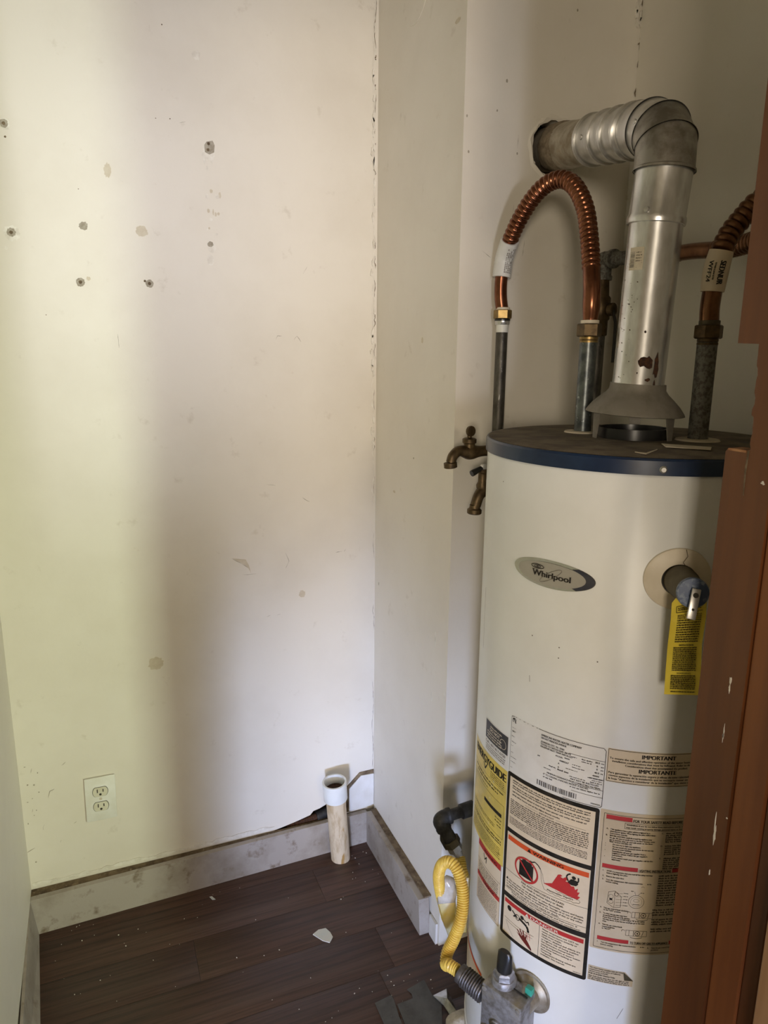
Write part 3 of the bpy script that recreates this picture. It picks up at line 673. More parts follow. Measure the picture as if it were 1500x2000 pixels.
# tap picture
p.disc(-139, 478.5, 4.4, 4.8, .0010); p.line([(-133, 479), (-127, 475), (-126, 471)], 2.6, .0010); p.line([(-130, 470), (-125, 475), (-122, 471)], 2.4, .0010)
p.ring(-122, 473, 4.2, 4.6, 1.2, .0010); p.line([(-119, 474), (-110, 471), (-104, 468.5), (-101, 464), (-100.5, 459)], 4.2, .0010); p.disc(-113, 478.5, 3.4, 3.4, .0010); p.line([(-110, 478), (-105, 475), (-101, 478), (-100, 473)], 1.8, .0010)
p.line([(-149, 457), (-120, 456), (-90, 458)], .4, .0010); p.line([(-144, 453), (-118, 451), (-92, 453)], .4, .0010); p.line([(-146, 453), (-138, 441), (-128, 431)], .4, .0010)
p.build('black_print', m_ink, wl)
p = Print().ring(-110.8, 567, 20.5, 19.5, 3.0, .0014, 40); p.line([(-125, 580.5), (-96.5, 553.5)], 2.6, .0014); p.build('no_symbol', m_red, wl)
p = Print().poly([(-80, 562), (-66, 569), (-60, 583), (-58, 588), (-54, 590), (-51, 588.5), (-54, 586), (-50, 585), (-46, 589), (-42, 587), (-46, 582), (-40, 581), (-37, 577), (-33, 578), (-31, 573), (-27, 577), (-28, 570), (-24, 571), (-27, 564), (-23, 563), (-27, 557.5), (-40, 559), (-60, 561)], .0010); p.build('flame_picture', m_red, wl)
p = Print(); p.line([(-103.5, 457), (-104, 446)], .7, .0010); p.line([(-100.5, 457), (-100.5, 446)], .7, .0010); p.line([(-97.5, 457), (-97, 446)], .7, .0010)
p.build('water_stream', m_red, wl)
p = Print().poly([(-122, 447), (-112, 445), (-108, 450), (-104, 446), (-99, 441), (-93, 433), (-93, 429.5), (-99, 432), (-108, 437), (-113, 440)], .0010)
for a, c in (((-112, 444), (-121, 452)), ((-110, 446), (-116, 456)), ((-107, 447), (-110, 457)), ((-104, 446), (-103, 453))): p.line([a, c], 2.2, .0011)
p.build('scalded_hand', m_dred, wl)
p = Print().text('DANGER', -98, 486.6, 4.9, 47, bold=0.05, off=.0014); p.poly(tri(-104, 489, 3.4), .0013); p.build('white_print', m_inkw, wl)

# white rating label
rl = label_base('rating_label', -157, -2.5, 717.8, 813.5, m_lwhite, rad_=3.5, label='white rating label with barcode')
p = Print(); p.line([(-156, 811), (-150, 812.4)], .8); 
for a in range(-148, -104, 8): p.line([(a, 812.4), (a+random.uniform(1, 5), 812.4)], .7)
p.line([(-104, 812.4), (-7, 812.4), (-3.6, 809), (-3.6, 721.5), (-6, 719.0), (-60, 718.6)], .8); p.line([(-156.2, 811), (-156.2, 718)], .45)
for zz in (792, 763, 746, 734.5): p.line([(-54 if zz > 780 else (-24 if zz > 750 else -48), zz), (-3.6, zz)], .6)
p.text('AMERICAN WATER HEATER COMPANY', -99, 803.5, 3.3, 62); p.text('500 EAST PRINCESS AVENUE', -99, 799.2, 3.0, 40)
p.text('JOHNSON CITY, TN  37601', -99, 793.0, 3.0, 37); p.text('TESTED TO WITHSTAND 300 PSI', -99, 789.0, 2.8, 47); p.text('MAXIMUM HEAT TRAPS INSTALLED', -99, 785.2, 2.8, 50)
p.text('MODEL', -74, 779.8, 2.4, 11); p.text('40000', -61, 781, 2.2, 8)
p.greek(-36, -20, 787, 1.8, 2); p.greek(-36, -22, 783.5, 1.8, 3); p.greek(-50, -42, 787, 1.6, 8)
for i, (t, zz) in enumerate((('38.0', 787), ('8', 781.5), ('0', 776.5), ('40.0', 771))): p.text(t, -14, zz, 2.7, None, 'C'); p.greek(-9, -4.6, zz+.3, 1.7, i)
p.text('40000', -15, 765.8, 2.6, None, 'C'); p.greek(-26, -5, 761.6, 1.5, 4); p.greek(-20, -5, 758.6, 1.3, 14); p.greek(-22, -5, 755, 1.7, 15)
p.text('4480567', -68, 774.0, 2.7, 14); p.greek(-103, -97, 769, 2.4, 3); p.text('A', -70, 769, 2.6); p.text('A', -70, 763, 2.6); p.greek(-49, -36, 775, 1.4, 21); p.greek(-49, -30, 771, 1.4, 22); p.greek(-58, -40, 766, 1.2, 23)
p.greek(-84, -72, 760, 1.9, 6); p.greek(-70, -52, 759, 2.6, 7); p.greek(-52, -28, 755.5, 1.4, 9); p.greek(-92, -80, 754, 1.5, 19)
p.text('MAY NOT BE INSTALLED', -50, 751.2, 2.6, 40); p.text('MINIMUM CLEARANCE FROM COMBUSTIBLE MATERIAL', -86, 747.2, 2.5, 79)
p.text('0" TO CEILING, 0 INCHES FRONT, 0 INCHES', -92, 742.8, 2.5, 68); p.greek(-92, -76, 738.6, 2.2, 12); p.greek(-50, -6, 739.2, 2.0, 13)
for i in range(10): p.greek(-154, -154+random.uniform(4, 15), 803-i*8.4+random.uniform(-2, 2), random.uniform(.8, 1.6), 40+i, .6)
p.text('B/C', -153, 786, 2.6); p.line([(-153, 809), (-149, 806), (-147, 802)], 2.0); p.ring(-150, 806, 3.4, 3.4, 1.2, n=14, a1=4.2)
p.text('99029221', -6, 721.5, 2.2, 13, 'R')
rb = random.Random(3); u = -102
while u < -39:
    ww = rb.choice([.5, .5, .9, 1.3]); p.rect(u, u+ww, 722.5, 730.8); u += ww + rb.choice([.6, .6, 1.0, 1.6])
p.build('black_print', m_ink, rl)

# important notice
il = label_base('notice_label', -1.5, 150, 763, 815, m_cream, rad_=1.5, label='cream bilingual IMPORTANT notice label')
p = Print(); p.line([(0, 813.8), (148, 813.8)], .7); p.line([(0, 764.2), (148, 764.2)], .7); p.line([(-.4, 764.2), (-.4, 813.8)], .6)
p.text('IMPORTANT', 67.5, 804.6, 6.0, 46, 'C', bold=.12); p.text('IMPORTANTE', 67.5, 782.2, 6.0, 51, 'C', bold=.12)
p.text('To ensure the safe and effective operation of the water heater, there are', 1.8, 799.2, 3.0, 131); p.text('installation considerations that must be followed. Refer to the Installation', 5.5, 794.8, 3.0, 128)
p.text('Considerations sheet that accompanied the product.', 23, 790.2, 3.0, 86)
p.text('Para garantizar la operaci\u00f3n segura y eficaz de este calentador de agua', 1.5, 776.6, 3.0, 130); p.text('ciertos aspectos de la instalaci\u00f3n que es necesario tomar en cuenta', 2, 772.2, 3.0, 122); p.text('la hoja "Aspectos a considerar de la instalaci\u00f3n" que viene con este', 2, 767.6, 3.0, 124)
p.build('black_print', m_ink, il)

# safety and lighting instructions
sl = label_base('instruction_label', -4.5, 170, 483.5, 718, m_creamd, rad_=2, label='large tan safety and lighting instructions label')
p = Print(); p.line([(1, 487), (165, 487), (165, 712.5), (1, 712.5), (1, 487)], .6)
p.text('FOR YOUR SAFETY READ BEFORE LIGHTING', 41, 704.6, 4.0, 92); p.line([(3.5, 704), (165, 704)], .3)
p.line([(30, 701.8), (140, 701.8)], .5); p.line([(30, 692.6), (140, 692.6)], .5); p.line([(30, 692.6), (30, 701.8)], .5)
p.text('WARNING:', 32, 698.0, 2.6, 16); p.text('If you do not follow these instructions exactly, a fire or explosion', 49, 698.0, 2.4, 84); p.text('may result causing property damage, personal injury or loss of life.', 32, 694.0, 2.4, 88)
left1 = [('A.', ['This appliance has a pilot which is lighted by a', 'piezoelectric igniter. When lighting the pilot, follow these', 'instructions exactly.'], 0), ('B.', ['BEFORE LIGHTING smell all around the appliance area', 'for gas. Be sure to smell next to the floor because some', 'gas is heavier than air and will settle on the floor.', 'WHAT TO DO IF YOU SMELL GAS'], 0),
  ('\u2022', ['Do not try to light any appliance.'], 5), ('\u2022', ['Do not touch any electrical switch; do not use any', 'phone in your building.'], 5), ('\u2022', ["Immediately call your gas supplier from a", "neighbor's phone. Follow the gas supplier's", 'instructions.'], 5), ('\u2022', ['If you cannot reach your gas supplier, call the fire', 'department.'], 5)]
z = 687.6
for hd, ls, ind in left1:
    p.text(hd, 5.5, z, 2.3)
    for t in ls: p.text(t, 11+ind, z, 2.3, min(62-ind, len(t)*1.13), bold=.03); z -= 3.35
    z -= 0.4
for i in range(18):
    if i not in (5, 11): p.greek(88, 160, 688-i*3.4, 2.2, 60+i)
p.text('C.', 82, 688, 2.3); p.text('D.', 82, 688-6*3.4, 2.3); p.text('E.', 82, 688-12*3.4, 2.3)
p.line([(3.5, 623.8), (165, 623.8)], .3); p.text('LIGHTING INSTRUCTIONS', 55, 624.6, 4.0, 46)
z = 618.5
for hd, ls in (('1.', ['STOP! It is imperative that you read all the safety warnings', 'before lighting the pilot.']), ('2.', ['Remove the outer door.']), ('3.', ['Turn the temperature dial counterclockwise        to its', 'lowest setting.'])):
    p.text(hd, 5.5, z, 2.3)
    for t in ls: p.text(t, 11, z, 2.3, min(64, len(t)*1.13), bold=.03); z -= 3.4
    z -= 2.2
p.ring(63, 598.5, 2, 1.8, .4, n=10, a1=pi)
for i in range(24):
    if i not in (13, 17, 21): p.greek(84 if i < 13 else 80, 160, 618-i*4.1, 2.4, 90+i)
# control sketches
p.ring(55.5, 574, 11, 11, .5); p.ring(55.5, 574, 8, 8, .25); p.ring(55.5, 576, 4, 2.4, .3); p.rect(50.5, 60.5, 569, 569.8); p.line([(52, 591), (54, 585)], .4); p.line([(61, 590), (57, 585)], .4); p.greek(47, 52, 591, 1.3, 2); p.greek(61, 66, 589, 1.3, 4)
p.line([(16, 585), (25, 588), (34, 580), (34, 562), (24, 560), (15, 566), (16, 585)], .5); p.ring(20, 578, 3.2, 3.4, .4); p.ring(20, 569, 3.4, 3.0, .4); p.disc(20, 573.5, 2.2, 1.6); p.ring(27, 583, 3, 3, .5); p.line([(25, 588), (25, 560)], .4)
for i in range(5): p.line([(27, 584-i*5), (36, 585.5-i*5)], .3); p.greek(37, 44, 586-i*5.2, 1.4, 70+i)
for (cu, cz) in ((66, 551.5), (60, 520)):
    p.line([(cu-15, cz-4.6), (cu+15, cz-4.6), (cu+15, cz+4.6), (cu-15, cz+4.6), (cu-15, cz-4.6)], .5); p.line([(cu-10.5, cz-4.6), (cu-10.5, cz+4.6)], .5); p.ring(cu+1.5, cz, 3.6, 3.6, .9, n=18); p.disc(cu+1.5, cz, 1.2, 1.2); p.line([(cu-4, cz-4), (cu-4, cz+4)], .8); p.line([(cu+8, cz-4), (cu+10, cz+4)], .6); p.ring(cu, cz-6, 8.5, 2.6, .7, n=16, a0=pi, a1=2*pi); p.ring(cu-19, cz+2.5, 2.2, 2.2, .5, n=8, a1=3.6)
z = 556
for hd, ls in (('4.', ['Turn gas control knob clockwise', 'to the "OFF" position.']), ('5.', ['To clear any gas that may have', 'accumulated wait ten (10) minutes.', 'If you then smell gas, STOP! Follow "B" in the safety', 'warning above. If you do not smell gas go to the next', 'step.']), ('6.', ['Turn the gas control knob', 'counterclockwise', 'to "PILOT".'])):
    p.text(hd, 6, z, 2.3)
    for t in ls: p.text(t, 11, z, 2.3, min(60, len(t)*1.12), bold=.03); z -= 3.4
    z -= 2.4
p.line([(5, 500.6), (165, 500.6)], .3); p.text('TO TURN OFF GAS TO APPLIANCE', 52, 501.6, 3.8, 56)
p.text('1.', 6, 496, 2.3); p.text('Turn the temperature dial counterclockwise        to its', 11, 496, 2.3, 62); p.text('lowest setting.', 11, 492.4, 2.3, 18); p.text('2.', 78, 495, 2.3); p.text('Turn the gas control knob to its "OFF"', 84, 495, 2.3, 44); p.text('position.', 84, 491.5, 2.3, 11)
p.build('black_print', m_ink, sl)
for r4 in ((4, 39.5, 704.4, 711), (134, 164, 704.4, 711), (4, 53.5, 624.2, 630.6), (103, 164, 624.2, 630.6), (5.5, 50, 501, 507), (110, 164, 501, 507)): Print().rect(*r4).build('red_bar', m_red, sl)

# small emissions notice with a peeled corner
ql = Print().poly([(-3.5, 425.5), (62, 425.5), (62, 436), (50, 450.5), (-3.5, 452)], .0003).build('small_notice_label', m_creamd, heater)
p = Print()
for i, t in enumerate(('This water heater complies with the rating', 'requirements of the State of California', 'districts except SCAQMD.')): p.text(t, -1.5, 448-i*3.5, 2.1, min(50, len(t)*1.15))
p.text('FOR SCAQMD District Only:', -2, 437, 2.4, 38, bold=.06)
for i in range(3): p.greek(-2, 58, 433-i*2.9, 1.8, 130+i)
p.build('black_print', m_ink, ql)
MB().add([cy(47, 451, .0012), cy(62.5, 436.5, .0012), cy(48, 441, .006)], [(0, 1, 2)]).build('peeled_corner', m_tpv, ql, smooth=0)

# hotline label, energy label and red barred label on the left flank
dl = label_base('hotline_label', -231, -160, 716, 773, m_lwhite, rad_=1.5, label='white sticker with dark printed panel')
Print().rect(-229, -162, 739, 771, .0006).build('dark_panel', m_navy, dl)
p = Print().text('DO NOT', -213, 757, 5.0, 30, bold=.1, off=.0011)
for i, zz in enumerate((764, 752.5, 748, 743.5)): p.greek(-222 if i else -212, -176, zz, 2.4, 150+i, off=.0011)
p.ring(-174, 753, 8, 8, .8, .0011); p.build('white_print', m_inkw, dl)
p = Print().text('Call 1-877-817-6750', -227, 732, 4.4, 60)
for i in range(3): p.greek(-226, -166, 727.5-i*3.8, 1.9, 160+i)
p.build('black_print', m_inkg, dl)
el = label_base('energy_label', -284, -159.5, 540, 713, m_lyellow, off=.0004, rad_=1.5, label='bright yellow ENERGYGUIDE label')
p = Print().text('ENERGYGUIDE', -272, 692, 13.5, 109, bold=.5)
p.line([(-232, 690), (-226, 681), (-220, 690)], 3)
for i in range(4): p.greek(-206, -165, 687-i*3.4, 1.7, 170+i)
p.line([(-278, 674), (-162, 674)], .4)
p.greek(-270, -166, 666, 3.2, 180); p.greek(-262, -180, 660, 3.2, 181); p.greek(-270, -210, 653, 1.7, 182)
p.line([(-276, 648), (-164, 648), (-164, 588), (-276, 588), (-276, 648)], .5)
p.rect(-224, -169, 624, 630.5); p.greek(-186, -168, 617, 2.2, 183); p.greek(-186, -168, 611, 2.2, 184); p.greek(-180, -168, 605, 2.2, 186); p.greek(-270, -186, 600, 1.6, 187); p.greek(-270, -186, 596.5, 1.6, 188)
for i in range(2): p.greek(-272, -166, 580-i*4.6, 2.6, 190+i)
for i in range(6): p.greek(-272, -168, 567-i*3.8, 1.5, 195+i, .65)
p.line([(-180, 556), (-166, 558)], .5); p.line([(-174, 551), (-172, 562)], .5)
p.build('black_print', m_ink, el)
fl = label_base('flank_warning_label', -240, -162.5, 424, 541.5, m_cream, off=.0003, rad_=1.2, label='narrow cream label with two red bars')
for z0_, z1_ in ((529.5, 540.5), (470.5, 479)): Print().rect(-238.5, -164, z0_, z1_, .0007).build('red_bar', m_red, fl)
p = Print().text('WARNING', -214, 532.2, 5, 40, off=.0011); p.text('DANGER', -212, 472.4, 4.6, 34, off=.0011)
p.line([(-239.5, 424.8), (-163.2, 424.8), (-163.2, 541)], .4); p.line([(-216, 527), (-212, 517), (-206, 525), (-207, 513)], 2.0)
p.line([(-238, 505), (-164, 505)], .4)
for i in range(7): p.greek(-234, -168, 499-i*3.9, 1.9, 210+i, .7)
for i in range(12): p.greek(-234, -168, 465-i*3.3, 1.5, 220+i, .65)
p.build('black_print', m_ink, fl)
# cream patch with red curve low on the flank
al = Print().poly([(-320, 225), (-205, 225), (-205, 289), (-320, 289)], .0003).build('lower_label', m_creamd, heater)
Print().rect(-320, -205, 285, 291, .0007).build('red_bar', m_orange, al)

# scratches on the jacket
for ln_, w_ in (([(-262, 985), (-262, 880)], .8), ([(-126, 890), (-125, 880)], .7), ([(44, 365), (52, 385)], .6)): Print().line(ln_, w_, .0004).build('scratch', m_inkg, heater)
for (u, z) in ((-125, 953), (-80, 948), (-80, 932), (-208, 1168), (-25, 940)): Print().disc(u, z, 1.0, 1.0, .0004, 8).build('scratch', m_inkg, heater)

# relief valve with hanging tag
q0 = Print(); pc = (67.5, 1068); rgp = [(pc[0]+43*cos(2*pi*k/44), pc[1]+42*sin(2*pi*k/44)) for k in range(44)]
V = []; Fc = []
for j, (rr, of) in enumerate(((1.0, .0004), (.985, .003), (.9, .0045), (.5, .0055), (.49, .003))):
    for k in range(44): V.append(cy(pc[0]+44*rr*cos(2*pi*k/44), pc[1]+42*rr*sin(2*pi*k/44), of))
for j in range(4):
    for k in range(44): Fc.append((j*44+k, j*44+(k+1) % 44, (j+1)*44+(k+1) % 44, (j+1)*44+k))
MB().add(V, Fc).build('valve_escutcheon', m_ring, heater)
Print().line([(72.5, 1109.5), (75, 1100), (70, 1092), (73, 1088), (72, 1084)], .8, .0062).build('escutcheon_crack', m_crack, heater)
Print().disc(pc[0], pc[1], 21.4, 20.4, .0008).build('escutcheon_hole', m_slot, heater)
vn = cn(pc[0]); v0 = cy(pc[0]+2, pc[1]-1, 0)
vdir = (onY(1355, 1160, 0.66) - v0)
def toward(px, py, dist): return atD(px, py, dist)
vend = atD(1353, 1158, 0.895); vd = (vend - v0).normalized()
vb = MB().lathe(v0, vd, [(.0205, 0), (.0205, .030), (.0185, .036), (.0185, (vend-v0).length-.014), (.0165, (vend-v0).length-.010), (.0165, (vend-v0).length)], 28).build('relief_valve_body', m_tpv, heater)
MB().lathe(vend, vd, [(.0185, -.004), (.0190, 0), (.0180, .003), (.006, .0035), (.0055, .002), (.0, .002)], 28).build('valve_cap', m_bluep, heater)
le, lx, _ = vd, frame(vd)[0], 0
la, lb_ = atD(1361, 1150, .888), atD(1349, 1210, .878)
ld = (lb_-la).normalized(); ls_ = ld.cross(vd).normalized(); ln = ls_.cross(ld)
lv = MB().obox(la.lerp(lb_, .5), ls_, ln, ld, .0052, .0016, (lb_-la).length/2, .001).build('test_lever', m_lever, heater)
MB().cyl(la+ld*.008-ln*.0022, la+ld*.008+ln*.0022, .0032, 12).build('lever_slot', m_slot, lv); MB().cyl(lb_-ld*.012-ln*.0021, lb_-ld*.012+ln*.0021, .0016, 10).build('lever_hole', m_slot, lv)
# tag: bent strip
tagpx = [((1322, 1166), (1364, 1150)), ((1312, 1178), (1381, 1165)), ((1310, 1210), (1379, 1205)), ((1304, 1260), (1371, 1258)), ((1300, 1310), (1369, 1310)), ((1297, 1356), (1368, 1358))]
dists = [(.910, .900), (.912, .905), (.915, .910), (.922, .912), (.925, .914), (.926, .915)]
rows = [(atD(*a, d[0]), atD(*c, d[1])) for (a, c), d in zip(tagpx, dists)]
V = [p_ for r_ in rows for p_ in r_]; tnm = (rows[2][1]-rows[2][0]).cross(rows[3][0]-rows[2][0]).normalized()
if tnm.dot(CAM-rows[2][0]) < 0: tnm = -tnm
tg = MB().add(V + [v - tnm*.0005 for v in V], [(2*i, 2*i+1, 2*i+3, 2*i+2) for i in range(5)] + [(12+2*i, 12+2*i+2, 12+2*i+3, 12+2*i+1) for i in range(5)] + [(2*i, 2*i+2, 12+2*i+2, 12+2*i) for i in range(5)] + [(2*i+1, 12+2*i+1, 12+2*i+3, 2*i+3) for i in range(5)] + [(10, 11, 23, 22)]).build('yellow_tag', m_tyellow, heater, smooth=0)
tg['label'] = 'yellow printed warning tag hanging from the relief valve'
def tagmap(u, z, off=0.0):
    """u 0..100 across, z 0..100 up"""
    t = (100-z)/100*4.0+1; i = min(4, int(t)); f = t-i
    a = rows[i][0].lerp(rows[min(5, i+1)][0], f); c = rows[i][1].lerp(rows[min(5, i+1)][1], f)
    return a.lerp(c, u/100) + tnm*(off*0.5+.0012)
p = Print(tagmap); p.maxl = 50
z = 92
p.line([(16, 94), (90, 94)], .7, .001); p.line([(16, 85), (90, 85)], .7, .001); p.line([(16, 94), (16, 85)], 1.4, .001)
for i in range(2): p.greek(20, 86, 90.5-i*2.6, 1.7, 300+i, .85)
p.greek(40, 80, 82.5, 1.4, 303)
for i in range(13): p.greek(20, 88, 80-i*2.25, 1.55, 305+i, .8)
p.greek(34, 78, 49.5, 1.5, 330)
for i in range(12): p.greek(18, 86, 47-i*1.95, 1.45, 331+i, .85)
p.text('WARNING', 52, 22.2, 1.5, 40, 'C', off=.001)
for i in range(8): p.greek(16, 86, 19.8-i*1.9, 1.45, 350+i, .85)
p.greek(18, 86, 3.2, 1.3, 360, .9)
p.build('print', m_ink, tg)

# ---- gas control valve
gx = Vector((0.541-0.510, 0.747-0.814, 0)).normalized()     # along the front edge
gn = Vector((-gx.y, gx.x, 0)); gn = gn if gn.dot(te) > 0 else -gn   # away from the tank
g0 = Vector((0.510, 0.814, 0.375)); GW, GD = 0.074, 0.044
gc = g0 + gx*GW/2 - gn*GD/2 - Vector((0, 0, .055))
gv = MB().obox(gc, gx, gn, (0, 0, 1), GW/2, GD/2, .055, .004).build('gas_control', m_cast, heater); gv['label'] = 'cast metal gas control valve with black knob'
UP = Vector((0, 0, 1))
MB().obox(gc + UP*.0555 - gn*.002, gx, gn, UP, GW/2-.004, .0010, .0012).build('top_seam', m_black, gv, smooth=0)
ring0 = gc + gn*(GD/2) - UP*.006
MB().lathe(ring0 - UP*.001 - gx*.004, gn, [(.0115, 0), (.0115, .004), (.0095, .005), (.0095, .009), (.0, .009)], 22).build('regulator_screw', m_cast, gv)
MB().lathe(gc + gn*(GD/2) - UP*.040 - gx*.004, gn, [(.028, 0), (.028, .004), (.025, .005), (.025, .018), (.0, .018)], 28).build('temperature_dial', m_blackp, gv)
for (a, c) in ((-.031, .047), (.031, .047), (.031, -.030), (-.031, -.030)):
    MB().lathe(gc + gn*(GD/2) + gx*a + UP*c, gn, [(.004, 0), (.004, .0015), (.0, .0022)], 12).build('cover_screw', m_lever, gv)
kb = gc + UP*.055 - gx*.012 - gn*.004
MB().lathe(kb, UP, [(.019, 0), (.0195, .004), (.0165, .012), (.0165, .019), (.0145, .022), (.012, .023), (0, .023)], 6).build('knob_collar', m_cast, gv, smooth=20)
MB().lathe(kb, UP, [(.0205, 0), (.0205, .006), (.018, .010), (.0, .010)], 24).build('knob_base', m_cast, gv)
kk = MB(); nK = 18
for j, (s1, s2, h) in enumerate(((.0125, .0125, .020), (.0130, .0115, .030), (.0132, .0085, .040), (.0125, .0060, .052), (.0085, .0045, .056))):
    for k in range(nK):
        a = 2*pi*k/nK; kk.v.append(tuple(kb + gx*s1*cos(a) + gn*s2*sin(a) + UP*h))
    if j: kk.f += [((j-1)*nK+k, (j-1)*nK+(k+1) % nK, j*nK+(k+1) % nK, j*nK+k) for k in range(nK)]
kk.f.append(tuple(4*nK+k for k in range(nK)))
kk.build('control_knob', m_blackp, gv)
MB().obox(gc + UP*.060 + gx*.030 - gn*.013, gx, gn, UP, .006, .005, .006, .0015).build('teal_cap', m_teal, gv)
MB().lathe(TC + cn(-88)*(TR) + UP*.357, cn(-88), [(.033, .0008), (.034, .003), (.032, .004), (.029, .0035), (.024, .008), (.020, .010), (.018, .03), (.0, .03)], 36).build('mount_flange', m_galvold, gv)
t0 = gc + gx*(GW/2-.002) - gn*.006 - UP*.03
MB().cyl(t0, t0 + gx*.022 - UP*.035 + gn*.004, .0062, 14).build('pilot_tube_nut', m_brass, gv)
fa = g0 - gx*.002 - gn*.013 - UP*.034; fb = fa - gx*.052 + UP*.006
fd = (fb-fa).normalized()
prof = [(.013, 0)]; hh = 0.001
while hh < .040: prof += [(.0165, hh), (.0175, hh+.0015), (.0165, hh+.003), (.0150, hh+.0038)]; hh += .0045
prof += [(.0155, hh), (.0155, hh+.008), (.0, hh+.008)]
MB().lathe(fa, fd, prof, 24).build('gas_inlet_fitting', m_thread, gv)

# ---- lid fittings: draft hood, nipples, vent
HZ = TZ + .002
hc = Vector((0.789, 0.891, 0))
hood = thing('draft_hood', 'grey flared draft hood on three legs on the heater lid', 'draft hood')
haxis = Vector((0.030, -0.036, 1)).normalized(); hb = Vector((hc.x, hc.y, 1.2655))
b = MB(); b.cap0 = False; b.cap1 = False
b.lathe(hb, haxis, [(.0715, -.001), (.0745, 0), (.073, .0035), (.066, .013), (.056, .023), (.047, .031), (.0425, .037), (.0415, .046), (.0400, .046), (.0405, .037), (.045, .030), (.064, .011), (.0715, .002)], 48)
b.build('flare', m_hood, hood)
tocam = Vector((-hc.x, -hc.y, 0)).normalized(); toright = Vector((-tocam.y, tocam.x, 0))
for ang in (-62, 58, 178):
    d_ = tocam*cos(rad(ang)) + toright*sin(rad(ang)); s_ = d_.cross(UP)
    zt = hb.z + 0.003 - (d_.dot(haxis)*.06)
    p0 = hc + d_*.062
    MB().add([p0 + s_*.0120 + UP*zt, p0 - s_*.0120 + UP*zt, p0 + d_*.002 - s_*.0058 + UP*HZ, p0 + d_*.002 + s_*.0058 + UP*HZ,
              p0 - d_*.0015 + s_*.0120 + UP*zt, p0 - d_*.0015 - s_*.0120 + UP*zt, p0 + d_*.0005 - s_*.0058 + UP*HZ, p0 + d_*.0005 + s_*.0058 + UP*HZ],
             [(0,1,2,3), (7,6,5,4), (0,3,7,4), (1,5,6,2), (0,4,5,1), (3,2,6,7)]).build('leg', m_hood, hood, smooth=0)
cl = MB(); cl.cap0 = cl.cap1 = False
cl.lathe((hc.x, hc.y, HZ), UP, [(.053, 0), (.053, .016), (.050, .016), (.049, .001), (0.0, .001)], 36); cl.build('flue_collar', m_blackp, hood)

def hexnut(o, axis, r, h): 
    return MB().lathe(o, axis, [(r*.9, 0), (r, h*.08), (r, h*.92), (r*.9, h)], 6)
nip = {}
NL, NR = Vector((.7605, .979, 0)), Vector((.8585, .8265, 0))
def nipple(xy, top, r, m_, lab):
    t = thing('pipe_nipple', lab, 'pipe')
    MB().cyl(xy + UP*HZ, xy + UP*top, r, 24).build('pipe', m_, t)
    return t
n1 = nipple(NL, 1.378, .0140, m_pipeb, 'bluish grey steel pipe nipple on the lid under the bright copper loop')
n2 = nipple(NR, 1.374, .0145, m_pipeg, 'mottled grey steel pipe nipple on the lid, right of the vent pipe')
MB().lathe(NL+UP*1.374, UP, [(.0150, 0), (.0150, .003), (.0138, .004), (.0150, .005), (.0150, .009)], 24).build('thread', m_brass, n1)
MB().lathe(NR+UP*1.370, UP, [(.0150, 0), (.0150, .003), (.0138, .004), (.0150, .005), (.0150, .009)], 24).build('thread', m_bronze, n2)
for xy, px, py, r in ((NL, 1130, 848, .030), (NR, 1372, 860, .033)):
    MB().lathe(xy + UP*HZ, UP, [(r, 0), (r*.95, .0022), (.016, .003), (.016, .0005)], 28).build('nipple_washer', m_tanpatch, heater)

# copper loop
PX = onY(978, 700, 1.222); wp = Vector((PX.x, PX.y, 0))
sp = thing('supply_pipe', 'dark weathered supply riser standing behind the heater with white sealing tape', 'pipe')
ztop = onY(978, 645, 1.222).z
MB().cyl(wp + UP*0.0, wp + UP*ztop, .0112, 18).build('pipe', m_pipe, sp)
MB().cyl(wp + UP*(ztop-.004), wp + UP*(ztop+.010), .0116, 18).build('sealing_tape', m_white, sp)
MB().lathe(wp + UP*(ztop+.010), UP, [(.0130, 0), (.0142, .002), (.0142, .009), (.012, .010)], 18).build('grey_ferrule', m_galv, sp)
dA, dB = math.hypot(wp.x, wp.y), math.hypot(NL.x, NL.y)
lp = [(977, 612), (978, 580), (979, 545), (985, 505), (996, 470), (1014, 430), (1040, 388), (1068, 360), (1098, 350), (1124, 366), (1143, 408), (1151, 465), (1155, 525), (1156, 575), (1153, 625), (1152, 645)]
ctrl = [atD(px, py, dA + (dB-dA)*max(0, min(1, (i-3)/10.0))) for i, (px, py) in enumerate(lp)]
ctrl[0].x, ctrl[0].y = wp.x, wp.y; ctrl[-1].x, ctrl[-1].y = NL.x, NL.y
cf = thing('copper_flex_connector', 'bright corrugated copper connector arched high over the heater lid', 'pipe')
ribbed(ctrl[3:13], .0138, .0092, .0016, 18).build('corrugated_tube', m_copper, cf)
MB().tube(spline(ctrl[:4], .003), [.0118]*4 + [.0125]*400 if False else .0120, 18).build('cuff', m_copper, cf)
c2 = spline(ctrl[12:], .003); MB().tube(c2, [.0142 if i < len(c2)*.62 else .0142-.0022*min(1, (i/len(c2)-.62)*5) for i in range(len(c2))], 18).build('cuff', m_copper, cf)
MB().tube(spline(ctrl[2:5], .003)[1:], .0174, 18).build('paper_wrap', m_lwhite, cf)
nz = ztop+.021; hexnut(wp + UP*nz, UP, .0172, .017).build('hex_nut', m_brass, cf, smooth=0)
MB().lathe(wp + UP*(nz-.0045), UP, [(.0135, 0), (.0150, .001), (.0150, .004), (.0130, .0045)], 18).build('gasket', m_blackp, cf)
MB().lathe(wp + UP*(nz+.017), UP, [(.0135, 0), (.0135, .004), (.012, .0045)], 18).build('sleeve', m_ring, cf)
hexnut(NL + UP*1.383, UP, .0200, .021).build('hex_nut', m_bronze, cf, smooth=0)
